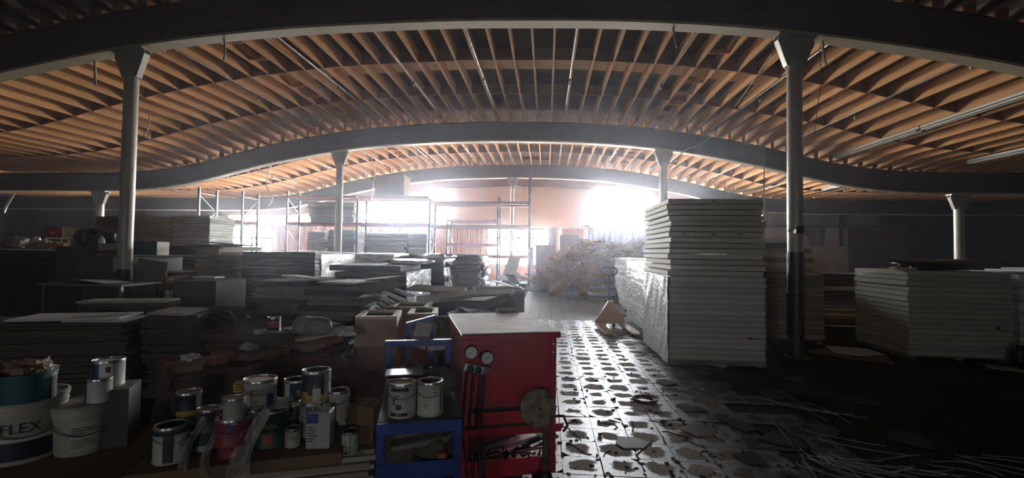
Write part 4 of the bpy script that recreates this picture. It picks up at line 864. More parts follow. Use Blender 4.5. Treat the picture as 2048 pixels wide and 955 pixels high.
# things on the far left lumber block
zt = 1.58
r = thing('red_box', 'red shoe box with a pale curved mark on the far left lumber', 'box', (-12.25, 10.75, zt+.30))
MB().box(-.26, .22, -.17, .17, 0, .23).build('box_body', M['labred'], r); MB().box(.22, .27, -.18, .18, -.01, .26).build('lid_end', M['gaugef'], r)
MB().add([(-.10, -.1705, .09), (-.06, -.1705, .07), (.07, -.1705, .15), (-.05, -.1705, .10), (-.09, -.1705, .13)], [(0, 1, 2, 3, 4)]).build('curved_mark', M['gaugef'], r)
r = thing('small_stool', 'small white stool under the red box on the far left lumber', 'stool', (-12.2, 10.75, zt))
MB().box(-.25, .38, -.2, .2, .26, .29).build('seat', M['white'], r)
for sx in (-.22, .35):
    for sy in (-.16, .16): MB().box(sx-.015, sx+.015, sy-.015, sy+.015, 0, .26).build('leg', M['white'], r)
for k, (x, y, s, mm, lb) in enumerate(((-13.3, 10.3, .16, 'foil', 'crumpled white film bag on the far left lumber'), (-12.85, 10.2, .19, 'lilac', 'pale grey bag on the far left lumber'), (-12.05, 10.15, .15, 'foamold', 'cream cloth bundle on the far left lumber'), (-11.65, 10.2, .12, 'orange', 'small orange bag at the lumber end'), (-13.7, 10.2, .14, 'paleboard', 'pale cloth at the far left edge on the lumber'), (-13.2, 10.8, .2, 'foil', 'upright shiny film bundle behind the white film bag'))):
    o = blobmesh(s*1.3, s, s*.7, .5, k+60, .7).build('bag', M[mm], smooth=True); o.location = (x, y, zt); tag(o, lb, 'bag')
for k in range(3):
    o = blobmesh(.17, .13, .19, .3, k+70, .75).build('black_bag', M['tarp'], smooth=True); o.location = (-10.55+.28*k, 9.75, 1.665); tag(o, 'black bag standing on the upper plain carton, %s of three' % ('left', 'middle', 'right')[k], 'bag', 'black bags on the carton')
o = MB().lathe([(.05, 0), (.06, .02), (.06, .15), (.02, .2), (.02, .23)], 14).build('plastic_bottle', M['gaugef'], smooth=True); o.location = (-9.85, 9.5, 1.665); tag(o, 'pale plastic bottle right of the black bags', 'bottle')
o = MB().bar((-14.2, 10.2, 1.57), (-14.05, 10.25, 2.15), .03, .03).build('pale_pole', M['gaugef']); tag(o, 'short pale pole leaning at the far left edge', 'pole')
# ================================================================ FOREGROUND: RED CART
r = thing('tool_cart', 'red steel tool cart with a worn pale top and two gauges', 'cart', (-.40, 3.78, 0), R(17))
w, d = .34, .525
MB().box(-w-.012, w+.03, -d-.015, d, 1.035, 1.075).build('top_rim', M['red'], r, bevel=.006)
MB().box(-w-.008, w+.026, -d-.01, d-.004, 1.075, 1.083).build('top_sheet', mat('worn_cart_top', (.58, .46, .38), .6, var=.4, scale=6, bump=.06), r)
MB().box(-w+.005, w-.005, -d+.005, -d+.02, .56, 1.035).build('front_panel', M['red'], r)
mb = MB(); mb.box(-w+.005, -w+.02, -d+.02, d, .40, 1.035); mb.build('side_panel', M['red'], r)
mb = MB(); mb.box(w-.02, w-.005, -d+.02, d, .40, 1.035); mb.build('side_panel', M['red'], r)
MB().box(-w, w, d-.02, d, .12, 1.035).build('back_panel', M['red'], r)
MB().box(-w+.005, w-.005, -d+.005, -d+.018, .44, .525).build('lower_front_strip', M['red'], r)
MB().box(.16, .30, -d+.005, -d+.018, .525, .56).build('slot_bridge', M['red'], r)
MB().box(-w+.03, w-.03, -d+.06, -d+.07, .45, .58).build('slot_shade_plate', M['black'], r)  # black plate stands in for the shade inside the slot
MB().box(w-.085, w-.08, -d-.001, -d+.006, .60, .92).box(w-.05, w-.045, -d-.001, -d+.006, .40, .92).build('pressed_crease', M['red'], r)
for x in (-w+.022, w-.022):
    for y in (-d+.02, d-.02):
        MB().box(x-.022, x+.022, y-.022, y+.022, .07, 1.035).build('corner_post', M['red'], r)
for x, z in ((-w+.022, .99), (w-.022, .99), (w-.022, .93), (-w+.022, .17), (w-.022, .14), (-w+.022, .12)): MB().lathe([(.010, 0), (.008, .005), (.003, .007)], 10, M=T(x, -d-.002, z, PI/2)).build('rivet', M['galv'], r, smooth=True)
mb = MB(); mb.box(-w-.0, w+.02, -d-.06, d, .385, .395); mb.add([(-w, -d-.06, .385), (w+.02, -d-.06, .385), (w+.035, -d-.085, .45), (-w, -d-.085, .45), (-w, -d-.05, .385), (w+.02, -d-.05, .385), (w+.035, -d-.075, .45), (-w, -d-.075, .45)], [(0, 1, 2, 3), (7, 6, 5, 4), (0, 4, 5, 1), (1, 5, 6, 2), (2, 6, 7, 3), (3, 7, 4, 0)])
mb.build('middle_tray', M['red'], r)
mb = MB(); mb.box(-w, w, -d-.0, d, .10, .11).box(-w, w, -d-.012, -d, .08, .20); mb.build('bottom_shelf', M['red'], r)
MB().tube([(.30, -d-.015, .48), (.40, -d-.0, .47), (.42, -d-.03, .41), (.38, -d-.06, .385)], .010, 8).build('side_hook', M['black'], r, smooth=True)
MB().tube([(.10, d+.02, 1.02), (.12, d+.09, 1.10), (.28, d+.10, 1.10), (.33, d+.09, 1.08), (.335, d+.03, .95)], .016, 10).build('push_handle', M['steel'], r, smooth=True)
for x in (-.28, .28):
    for y in (-.42, .42):
        MB().lathe([(.035, -.013), (.035, .013)], 16, M=T(x, y, .036, 0, PI/2)).box(x-.018, x+.018, y-.012, y+.012, .05, .085).build('caster', M['rubber'], r, smooth=True)
# gauge manifold hanging on the cart
g = thing('gauge_manifold', 'pair of round gauges on a silver manifold with black hoses', 'gauge set', r.matrix_basis@Vector((-.262, -d-.03, .805)), R(17))
for k, (x, z) in enumerate(((-.025, .155), (.085, .115))):
    gc = MB().lathe([(.045, 0), (.047, .01), (.047, .026), (.042, .03)], 24, M=T(x, .004, z, PI/2)).build('gauge_case', M['rubber'], g, smooth=True)
    f = MB().lathe([(.041, 0), (.04, .002)], 24, M=T(x, -.0265, z, PI/2)).build('gauge_face', M['gaugef'], gc)
    mb = MB(); mb.bar((x-.018, -.030, z-.01), (x+.02, -.030, z+.012), .003, .002)
    for i in range(13):
        a = R(-135+22.5*i); mb.bar((x+.032*math.sin(a), -.030, z+.032*math.cos(a)), (x+.037*math.sin(a), -.030, z+.037*math.cos(a)), .0015, .0015)
    mb.build('needle_and_scale', M['ink'], gc)
MX = T(.02, -.005, .04, 0, R(14))
mbd = MB().box(-.095, .095, -.03, .01, -.028, .028, M=MX).build('manifold_body', M['galv'], g, bevel=.008)
for k, x in enumerate((-.055, 0, .06)):
    MB().lathe([(.021, 0), (.024, .008), (.024, .02), (.018, .024)], 14, M=MX@T(x, -.03, 0, PI/2)).build('valve_knob', M['labgreen' if k < 2 else 'labpink'], mbd, smooth=True)
for k, (x0, x1, x2, zb) in enumerate(((-.05, -.075, -.02, -.66), (.0, -.03, .03, -.70), (.05, .02, .06, -.74), (.075, .055, .04, -.66))):
    pts = [(x0, -.01, .02), (x0-.01, -.02, -.08), (x1, -.03, -.35), (x1+.02, -.05, -.55), ((x1+x2)/2, -.06, zb), (x2+.015, -.05, zb+.06), (x2, -.02, -.45), (x2-.01, -.01, -.25)][:(8 if k < 3 else 6)]
    P = [Vector(p) for p in pts]; Q = []
    for a, b, c, e in zip([P[0]]+P[:-2], P[:-1], P[1:], P[2:]+[P[-1]]):
        Q += [.5*((2*b)+(c-a)*t+(2*a-5*b+4*c-e)*t*t+(3*b-a-3*c+e)*t**3) for t in (0, .25, .5, .75)]
    MB().tube(Q+[P[-1]], .008, 8).build('hose', M['rubber'], g, smooth=True)
# round wire-brush disc leaning on the cart
o = thing('wire_brush_disc', 'round worn bristle disc leaning on the red cart', 'disc', r.matrix_basis@Vector((.175, -d-.115, .578)), R(17))
dm = mat('bristle_disc', (.48, .40, .27), .8, var=.8, scale=22, bump=1., bscale=30)
MB().lathe([(.01, -.02), (.10, -.018), (.125, -.008), (.128, .008), (.10, .02), (.01, .022)], 40, M=T(0, 0, 0, R(78))).build('disc_body', dm, o, smooth=True)
MB().lathe([(.012, 0), (.012, .01)], 12, M=T(0, -.03, .005, R(78))).build('centre_hole', M['black'], o)
mb = MB()
for k in range(90):
    a = random.uniform(0, 6.28); q = .03+.092*math.sqrt(random.random()); x = q*math.cos(a); y = q*math.sin(a)
    m_ = T(0, 0, 0, R(78)); mb.bar(m_@Vector((x, y, .018)), m_@Vector((x+random.uniform(-.012, .012), y+random.uniform(-.012, .012), .027)), .003, .0015)
bb = mb.build('bristle_tufts', mat('bristle_straw', (.62, .53, .33), .8, var=.4, scale=20), o); bb['kind'] = 'stuff'
# steel bar hung below the disc, with a clamp at its foot
o = thing('pipe_wrench', 'old steel bar tool hanging at the front right of the red cart', 'tool', r.matrix_basis@Vector((.235, -d-.10, .05)), R(17))
MB().box(-.022, .022, -.012, .012, .08, .42).build('bar', mat('rusty_bar', (.16, .12, .08), .6, var=.5, scale=9, metal=.5), o, bevel=.004); MB().lathe([(.03, 0), (.055, .02), (.05, .06), (.03, .09)], 12).build('clamp_head', M['black'], o, smooth=True)
MB().lathe([(.03, 0), (.03, .05)], 10, M=T(-.09, 0, .04, 0, PI/2)).build('jaw', M['black'], o, smooth=True)
# clutter in the lower shelf and tray
for k in range(11):
    a = random.uniform(-.5, .5); x = -.25+.05*k; o = MB().bar((0, 0, 0), (.16*math.cos(a)+.1, .3*math.sin(a), random.uniform(.03, .11)), .03, .014).build('steel_offcut', M[['steel', 'black', 'galv', 'black'][k % 4]]); o.matrix_world = Matrix.Translation(r.matrix_basis@Vector((x-.06, -.36+.04*(k % 4), .125+.016*(k % 5))))
    tag(o, 'dark steel offcut in the bottom shelf of the red cart', 'offcut', 'steel offcuts in the red cart')
for k in range(5):
    P = [Vector((-.2+.1*k+.09*math.cos(t), -.4+.06*math.sin(t)+.02*k, .15+.05*math.sin(t*1.5+k))) for t in [i*.45 for i in range(15)]]
    o = MB().tube(P, .007, 6).build('black_hose', M['rubber'], smooth=True); o.matrix_world = r.matrix_basis; tag(o, 'coiled black hose among the offcuts in the red cart', 'hose', 'hoses in the red cart')
for k in range(3):
    o = MB().tube([(-.22+.09*k, -d-.05, .418), (-.10+.09*k, -d-.04, .405)], .014, 8).build('long_bit', M['black'], smooth=True); o.matrix_world = r.matrix_basis; tag(o, 'dark tool bit lying in the middle tray of the red cart', 'bit', 'bits in the red cart tray')
# ================================================================ BLUE CART
r = thing('blue_cart', 'blue steel shop cart holding two open paint cans', 'cart', (-.845, 3.07, 0), R(16.5))
w, d = .24, .44
for x in (-w+.02, w-.02):
    MB().box(x-.024, x+.024, -d, -d+.045, .06, .66).build('front_leg', M['blue'], r, bevel=.004)
    MB().box(x-.022, x+.022, d-.045, d, .06, .95).build('rear_leg', M['blue'], r, bevel=.004)
MB().box(-w-.01, w+.01, d-.045, d, .93, .975).build('rear_rail', M['blue'], r, bevel=.004)
MB().box(-w, w, -d, d-.05, .635, .66).build('shelf', mat('cart_shelf_worn', (.07, .085, .11), .5, var=.5, scale=6, bump=.1), r)
MB().box(-w, w, -d-.006, -d+.004, .60, .665).build('shelf_rim', M['blue'], r)
MB().box(-w, w, -d, d, .36, .38).build('lower_shelf', M['blue'], r); MB().box(-w, w, -d-.012, -d+.0, .34, .44).build('lower_rim', M['blue'], r)
MB().box(-.03, .03, -d+.2, -d+.25, .38, .62).build('middle_post', M['blue'], r)
for x in (-w+.03, w-.03):
    for y in (-d+.04, d-.04): MB().lathe([(.04, -.014), (.04, .014)], 14, M=T(x, y, .041, 0, PI/2)).build('caster', M['rubber'], r, smooth=True)
def on(cart, x, y, z): return cart.matrix_basis@Vector((x, y, z))
for k, (x, y, z, rx) in enumerate(((.03, -.10, .50, .10), (.02, -.16, .455, .16))):
    mb = MB(); pts = [(-.2, -.16), (.16, -.2), (.2, -.14), (.2, .2), (-.2, .2)]
    mb.prism([(-.18, -.20), (.14, -.20), (.2, -.15), (.2, .2), (-.2, .2), (-.2, -.17)], .035)
    o = mb.build('grey_pad', M['greyboard'], bevel=.012); o.matrix_world = r.matrix_basis@T(x, y-.03, z+.05, rx*.3, -.12); tag(o, 'thick grey pad shoved into the blue cart, %s one' % ('upper', 'lower')[k], 'pad', 'grey pads in the blue cart')
o = blobmesh(.12, .13, .10, .3, 81, .7).build('rag_bundle', mat('olive_rag', (.10, .10, .07), .9, var=.4, scale=8, bump=.4), smooth=True); o.location = on(r, .10, -.28, .381); tag(o, 'olive rag bundle on the lower shelf of the blue cart', 'rag')
o = blobmesh(.035, .03, .02, .3, 82, .7).build('orange_cap', M['laborange'], smooth=True); o.location = on(r, .13, -.44+.01, .382); o.location.z = .441; tag(o, 'small orange lump on the lower rim of the blue cart', 'cap')
can('cream paint can with brown picture on the blue cart, left of two', 803.5, 838, .66, 57, 1.16, 'canw', 'tin', True, 'paintdark',
    [(-.9, .45, .80, .90, 'ink'), (-.9, .40, .08, .17, 'ink'), (-.45, -.05, .28, .42, 'paintdark'), (-.65, -.52, .4, .62, 'paintdark'), (.5, 1.1, .2, .75, 'labwhite')], [(None, .16, -.35, .66, 'ink'), (None, .12, -.25, .125, 'labwhite')], group='paint cans on the blue cart')
can('whitish paint can on the blue cart, right of two', 859.5, 834, .66, 54, 1.20, 'canw', 'paintpale', False, 'paintpale',
    [(-.55, .05, .45, .80, 'foamold'), (.15, .75, .12, .80, 'labwhite'), (.85, .93, .1, .9, 'ink')], [(None, .16, .38, .72, 'ink'), (None, .13, -.25, .36, 'ink')], group='paint cans on the blue cart')
o = box_thing('tool_case', 'flat dark case with a metal edge behind the blue cart cans', 'case', -.12, .12, -.08, .08, 0, .15, 'black', 0, None, False); o.matrix_world = Matrix.Translation(on(r, -.10, .12, .66))@Matrix.Rotation(R(16), 4, 'Z')
MB().box(-.125, .125, -.085, .085, .145, .155).build('metal_edge', M['steel'], o); MB().box(-.11, .03, -.084, -.081, .09, .13).build('label', M['gaugef'], o)
o = MB().lathe([(.075, 0), (.075, .1), (.06, .13), (.0, .14)], 20).build('steel_pot', M['steel'], smooth=True); o.location = on(r, .015, -.02, .66); tag(o, 'round shiny metal pot behind the two blue cart cans', 'pot')
o = blobmesh(.13, .12, .085, .2, 85, .8).build('grey_helmet', M['greyboard'], smooth=True); o.location = on(r, .14, .10, .66); tag(o, 'grey dome-shaped cover at the back of the blue cart shelf', 'cover')
o = blobmesh(.12, .1, .08, .5, 86, .7).build('dark_rag', M['tarp'], smooth=True); o.location = on(r, -.02, .27, .66); tag(o, 'black rag heap at the back of the blue cart shelf', 'rag')
for k, (x, z) in enumerate(((-.11, .70), (-.05, .705))):
    o = MB().tube([(0, 0, 0), (.03, -.05, .02)], .012, 8).build('small_fitting', M['labyel' if k else 'black'], smooth=True); o.location = on(r, x, -.03, z-.03); tag(o, ('small black fitting beside the flat dark case', 'small yellow fitting beside the flat dark case')[k], 'fitting')
# second blue handle and papers behind
r2 = thing('blue_stand', 'second blue handle frame standing behind the blue cart', 'frame', (-1.06, 3.75, 0), R(16))
for x in (-.06, .12): MB().box(x-.018, x+.018, -.018, .018, 0, 1.05+.04*(x > 0)).build('post', M['blue'], r2)
MB().bar((-.085, 0, 1.05), (.15, 0, 1.11), .04, .025).build('rail', M['blue'], r2)
mb = MB().grid(lambda u, v: Vector((-.065+.13*u+.02*v, .02*math.sin(u*4+v*3), -.11+.22*v)), 6, 6); o = mb.build('paper_tag', mat('aged_paper', (.60, .55, .45), .8, var=.3, scale=6), smooth=True); o.location = (-1.02, 3.70, .97); o.rotation_euler = (.1, .2, .2); tag(o, 'crumpled pale paper hanging on the second blue frame', 'paper')
mb = MB().grid(lambda u, v: Vector((-.07+.14*u, .015*math.sin(u*5), -.03+.05*v+.02*u)), 6, 3); o = mb.build('pink_paper', M['lilac'], smooth=True); o.location = (-.86, 3.60, .89); tag(o, 'pink paper strip stuck behind the blue cart rail', 'paper')
# ================================================================ CANS ON THE CARTON
box_thing('carton', 'flattened dirty brown carton under the paint cans', 'carton', -2.515, -1.365, 2.62, 3.32, .30, .38, 'card', .38, None, False)
pile('pale_lath', 'pale board, %s of the low stack under the dirty carton', 'board', -2.41, -1.21, 2.84, 3.34, 0, 9, .0325, ['tanboard', 'paleboard'], .02, .35, 'board stack under the carton')
can('paint can with dark lid and white label, front left of the can group', 340, 930, .38, 62, 1.18, 'canw', 'paintdark', False, 'paintdark', [(-.45, .15, .0, .80, 'paintdark'), (-1.4, 1.4, .80, .97, 'labnavy'), (.3, 1.2, .1, .75, 'labwhite')], [(None, .2, .65, .55, 'ink')])
can('small crimson-labelled can under the wide crimson one', 460, 919, .38, 44, 1.0, 'labpink', 'tin', False, 'paintdark', [(-.5, .5, .1, .35, 'labred'), (.0, .5, .12, .3, 'labyel')], bail=False)
can('wide crimson-labelled paint can with a blue badge', 465, 896, .52, 66, .82, 'labpink', 'paintdark', False, 'paintdark', [(-.35, .05, .62, .86, 'labblue'), (-1.2, 1.2, .06, .16, 'labred')], [(None, .2, .5, .5, 'labwhite')])
can('beige dented can standing on the wide crimson one', 467.5, 851, .645, 42, 1.25, 'paintpale', 'paintdark', True, 'paintdark', bail=False)
can('green-labelled small can between the crimson and the dark-lidded can', 410, 906, .38, 44, 1.0, 'labgreen', 'tin', False, 'paintdark', [(-.9, .9, .08, .35, 'ribgrey')], [(None, .2, 0, .2, 'ink')], bail=False)
can('open dark can standing on the small green one', 418, 868, .505, 45, 1.05, 'paintdark', 'tin', True, 'paintpale', [(.5, .9, .75, .98, 'laborange')], bail=False)
can('navy and yellow can with white drips, on a lower dark can', 377, 836, .54, 47, 1.05, 'labnavy', 'tin', True, 'paintpale', [(-1.2, 1.2, .05, .28, 'labyel'), (.55, 1.15, .0, 1.0, 'labwhite')], bail=False)
can('dark can under the navy and yellow one', 381, 905, .38, 56, .75, 'paintdark', 'tin', False)
can('large open white can with blue drips near the middle of the group', 519, 818, .66, 64, .85, 'canw', 'tin', True, 'paintdark', [(.4, .9, .0, .5, 'labblue'), (-1.3, .3, 0, .12, 'labnavy')], [(None, .14, -.2, .3, 'ink')])
can('dark wide can under the large open white one', 519, 872, .38, 70, .72, 'labnavy', 'paintdark', False)
can('dark green can with orange picture, film crumpled over its top', 543, 899, .38, 64, 1.15, 'labgreen', 'laborange', False, 'paintdark', [(-.55, .05, .14, .42, 'laborange')], [('AN', .48, -.12, .62, 'labyel')])
can('small white bottle-like can with a flat cap, lettered side', 585, 896, .38, 31, 1.2, 'canw', 'plasticw', False, 'paintdark', [(-1.3, 1.3, .86, .92, 'ink')], [('THI', .62, .1, .5, 'labpink')], bail=False)
can('dark grey can behind the small lettered white one', 586, 868, .38, 36, 1.6, 'tin', 'tin', False, bail=False)
_, h2 = can('white can with a blue square, supporting the navy-yellow one', 626, 876, .38, 58, 1.14, 'canw', 'tin', False, 'paintdark', [(-.55, -.2, .68, .92, 'labblue'), (-1.2, -.7, .2, .8, 'labwhite')], [(None, .2, .2, .5, 'ink')])
can('navy paint can with yellow foot and pale lid, highest of the group', 632, 808, .38+h2, 56, 1.12, 'canw', 'paintpale', False, 'paintpale', [(-1.5, .55, .28, .92, 'labnavy'), (-1.5, .62, .03, .26, 'labyel'), (-.25, .3, .03, .50, 'labwhite'), (-1.2, -.6, .28, .38, 'labyel'), (-.15, .12, .645, .86, 'labteal')], [(None, .16, -.05, .60, 'labyel')])
p, q = spot(676, 868, .302, 44); box_thing('dark_box', 'dark box with a white oval under the plain white can', 'box', p.x-.09, p.x+.09, p.y-.09, p.y+.09, .302, .47, 'black', .2)
o = bpy.data.objects['dark_box']; MB().lathe([(.055, 0), (.055, .002)], 20, M=T(.02, -.092, .08, PI/2)).build('white_oval', M['labwhite'], o)
can('plain off-white can with a white blob on its lid', 676, 842, .47, 44, 1.28, 'canw', 'tin', False, 'paintpale', [(-.9, -.55, .0, .5, 'ribgrey')])
can('teal can with a white label behind the navy-yellow one', 592, 806, .54, 48, .9, 'labteal', 'tin', False, 'paintdark', [(-1.1, -.55, .05, .9, 'labwhite'), (.0, .3, .3, .6, 'labyel')], bail=False)
p, q = spot(592, 812, .38, 50); box_thing('dark_box', 'dark carton under the teal can', 'box', p.x-.12, p.x+.10, p.y-.04, p.y+.16, .38, .54, 'carddark', .1)
can('small white quart can with black seam, at the right on the boards', 699.5, 911, .302, 34, 1.3, 'labwhite', 'tin', False, 'paintdark', [(-.05, .04, .0, .95, 'ink'), (-.7, -.25, .06, .16, 'ink')], [(None, .2, .55, .6, 'ink'), (None, .18, -.5, .62, 'ink')], bail=False)
p, q = spot(640, 902, .38, 56)
r = thing('solvent_tin', 'rectangular white tin with a blue badge and a screw cap', 'tin', (p.x, p.y, .38), face_cam(p)+R(-16))
slab('tin_body', .145, .11, .235, M['canw'], r, .008); MB().lathe([(.022, .235), (.022, .262), (.018, .266)], 14, c=(.03, 0, 0)).build('screw_cap', M['plasticw'], r, smooth=True); MB().box(-.072, .0, -.0585, -.0555, .165, .225).build('label', M['labblue'], r)
MB().tube([(-.05, 0, .235), (-.05, 0, .26), (-.01, 0, .262), (.0, 0, .235)], .006, 6).build('strap_handle', M['canw'], r)
for k in range(6): MB().box(-.062, -.062+.03+.035*((k*7) % 5)/5, -.0575, -.0555, .05+.017*k, .055+.017*k).build('print_line', M['ink'], r)
p, q = spot(724, 893, .302, 60); box_thing('carton', 'small plain brown carton right of the can group', 'carton', p.x-.09, p.x+.095, p.y-.07, p.y+.16, .302, .56, 'card', .05, None, True, 'tanboard')
o = box_thing('yellow_box', 'small yellow box between the wrapped bricks and the cans', 'box', -.045, .045, -.03, .03, 0, .075, 'labyel', 0, None, False); o.location = aY(483, 781, 3.15); o.rotation_euler = (.1, 0, .35)
for k in range(3): MB().box(-.03, .025-.012*k, -.0315, -.0305, .018+.018*k, .025+.018*k).build('print_line', M['ink'], o)
p = aY(483, 783, 3.15); o2 = box_thing('dark_box', 'dark box carrying the small yellow one', 'box', p.x-.12, p.x+.12, p.y-.06, p.y+.14, .38, p.z, 'carddark', .2)
r = thing('paint_brush', 'paint brush with a tan handle lying among the cans', 'brush', aY(568, 808, 3.0), .2)
MB().tube([(0, 0, 0), (.06, 0, .004), (.11, 0, 0)], [.008, .013, .015], 8).build('handle', M['pine'], r, smooth=True); MB().box(-.06, 0, -.02, .02, -.008, .008).build('ferrule', M['steel'], r); MB().box(-.11, -.06, -.024, .024, -.009, .009).build('bristles', M['labblue'], r)
# film draped on the green can and hanging strips
o = blobmesh(.115, .075, .03, .45, 91, .8, 24, 12, 4).build('crumpled_film', M['foil'], smooth=True); p, q = spot(543, 899, .38, 64); o.location = (p.x-.0, p.y-.01, .38+2*q*1.15); tag(o, 'crumpled silvery film on top of the dark green can', 'film')
def strip(label, a, b, w0, w1, Y0, Y1_, bulge=.03, m='filmstrip'):
    A, B = aY(*a, Y0), aY(*b, Y1_)
    def fn(u, v):
        c = A.lerp(B, v); ww = w0+(w1-w0)*v; return Vector((c.x+(u-.5)*ww, c.y+bulge*math.sin(u*9+v*4)-.05*math.sin(v*PI), c.z+.02*math.sin(u*11)))
    o = MB().grid(fn, 14, 14).build('film_strip', M[m], smooth=True); return tag(o, label, 'film', 'hanging film strips by the cans')
strip('torn clear film hanging from the dark green can to the carton edge', (520, 822), (478, 955), .12, .14, 2.66, 2.58)
strip('narrow twist of clear film hanging left of the crimson cans', (402, 840), (372, 950), .03, .06, 2.66, 2.58)
strip('narrow twist of clear film hanging between the crimson and green labelled cans', (433, 855), (415, 955), .03, .05, 2.64, 2.58)
# ================================================================ BUCKETS AT THE LEFT
box_thing('carton', 'brown carton under the plastic buckets at the left edge', 'carton', -3.35, -2.50, 2.18, 2.95, 0, .45, 'card', .05, None, False)
def bucket(label, u, yb, zb, wpx, ratio, bands, texts, m='plasticw'):
    p, rr = spot(u, yb, zb, wpx); h = 2*rr*ratio; r = thing('plastic_bucket', label, 'bucket', p, face_cam(p))
    b = rr*.88; MB().lathe([(b*.96, 0), (b, .01), (rr*.95, h*.78), (rr*1.0, h*.79), (rr*.97, h*.84), (rr*1.02, h*.85), (rr*.99, h*.92), (rr*1.03, h*.93), (rr*1.03, h)], 36).build('bucket_body', M[m], r, smooth=True)
    MB().lathe([(rr*1.04, h-.012), (rr*1.05, h+.004), (rr*.97, h+.008), (rr*.95, h-.004), (rr*.3, h-.004)], 36).build('lid', M[m], r, smooth=True)
    for a0, a1, z0, z1, mm in bands: band(b+(rr*.95-b)*z0/.78+.002, a0, a1, h*z0, h*z1, mm, r, r1=b+(rr*.95-b)*z1/.78+.002)
    for t, s, a, z, mm in texts: text_round(t, s*rr, b+(rr*.95-b)*z/.78+.006, a, h*z, mm, r)
    mb = MB(); mb.tube([(rr*1.05*math.cos(t), -rr*1.05*math.sin(t), h*.78-.35*h*math.sin(t)) for t in [PI*i/16 for i in range(17)]], .003, 6).build('bail_handle', M['steel'], r, smooth=True)
    return r, p, rr, h
rb, pb, rrb, hb = bucket('large bucket lettered FLEX with a blue band, cut by the left frame edge', 46, 931, .45, 132, .98, [(-1.3, .75, .08, .36, 'labnavy'), (-1.3, .75, .38, .42, 'labwhite')], [('FLEX', .44, -.10, .57, 'ink')])
b2, p2, rr2, h2 = bucket('smaller pale bucket with a grey printed label, right of the lettered one', 164, 913, .45, 100, .98, [(-.45, .55, .10, .70, 'foamold')], [])
for k in range(9): band(rr2*.9+.014*(k > 5)+.004, -.38, .05+.09*((k*5) % 6), h2*(.18+.05*k), h2*(.195+.05*k), 'ink', b2, 'print_line')
p, q = spot(50, 812, .45+hb, 98); r = thing('paint_pail', 'teal pail stuffed with rags on the lettered bucket', 'pail', (p.x, p.y, .45+hb+.01), face_cam(p))
MB().lathe([(q*.92, 0), (q, q*1.15), (q*1.03, q*1.16), (q*1.03, q*1.2), (q*.96, q*1.2), (q*.86, q*.3)], 32, cap=False).build('pail_body', M['labteal'], r, smooth=True); MB().lathe([(q*.9, .002), (0.01, .004)], 24).build('pail_floor', M['labteal'], r)
band(q*.99, .9, 1.3, .0, q*1.1, 'labwhite', r)
for k, (x, y, s, mm, lb) in enumerate(((.02, 0, .075, 'card', 'brown rag in the teal pail'), (-.05, .02, .06, 'battp', 'pinkish rag in the teal pail'), (.05, .03, .055, 'paleboard', 'pale cloth on top of the rags in the teal pail'))):
    o = blobmesh(s*1.1, s, s*.7, .6, k+95, .8).build('rag', M[mm], smooth=True); o.location = (p.x+x, p.y+y, .45+hb+q*.95); tag(o, lb, 'rag')
can('white cup-like can standing on the smaller bucket', 199, 806, .45+h2+.01, 42, 1.15, 'canw', 'tin', True, 'paintdark', bail=False, group=None)
p, q = spot(216, 778, .80, 56); box_thing('carton', 'tall dark carton behind the smaller bucket', 'carton', p.x-.09, p.x+.12, p.y-.09, p.y+.14, .452, .80, 'darkboard', .5)
can('white can with a blue side and a small black mark, on the tall dark carton', 216, 777, .80, 56, 1.0, 'canw', 'tin', True, 'paintpale', [(-1.3, -.6, .0, .9, 'labblue'), (-.18, .12, .60, .80, 'ink'), (-.5, .25, .0, .95, 'labwhite')], bail=False, group=None)
# ================================================================ WRAPPED BRICK PALLET
r = thing('brick_pallet', 'wrapped pallet of brown bricks, cut open at the top', 'brick pallet', (-2.70, 4.19, 0), R(50))
pallet_part(r, 1.36, .84, .12)
bm_ = None
for lay in range(6):
    for i in range(7):
        for j in range(3):
            if lay == 5 and (i+j) % 3 == 0: continue
            if bm_ is None: o = slab('brick', .19, .28, .088, M['brick'], r, .006); bm_ = o.data
            else: o = link('brick', bm_, r)
            o.location = (-.60+.2*i+random.uniform(-.006, .006), -.29+.29*j, .122+.09*lay); o.rotation_euler = (0, 0, random.gauss(0, .02))
shell(1.42, .90, .06, .66, .05, 6.1, False, 9).build('stretch_film', M['filmbrick'], r, smooth=True)
for k in range(8):
    x = -.62+.17*k; o = slab('loose_brick', .25, .14, .055, M['brick' if k % 3 else 'tanboard']); o.matrix_world = r.matrix_basis@T(x, -.28+.05*(k % 3), .664+.012*(k % 2)+.006*k, .05, .08*(k % 3-1), .3*(k % 4-1.5)); tag(o, 'loose brown brick on the wrapped pallet edge, %s from the left' % ('first' if k == 0 else ORD[k]), 'brick', 'loose bricks on the wrapped pallet')
for k in range(5):
    o = slab('loose_board', .55, .22, .04, M[['pine', 'brownboard', 'pine', 'brownboard', 'paleboard'][k]]); o.matrix_world = r.matrix_basis@T(.42+.02*k, .10-.07*(k % 3), .662+.043*k, 0, 0, .1*(k-2)); tag(o, '%s board end at the right of the brick pallet, %s' % (['yellow', 'brown', 'yellow', 'brown', 'pale'][k], 'lowest' if k == 0 else 'topmost' if k == 4 else ORD[4-k]+' from the top'), 'board', 'board ends on the brick pallet')
o = blobmesh(.17, .12, .085, .22, 99, .55, 26, 14, 2).build('stone_block', M['stone'], smooth=True); o.location = aY(622, 683, 4.25); o.location.z = .84; o.rotation_euler = (0, .08, .4); tag(o, 'rough grey stone on the wrapped brick pallet', 'stone')
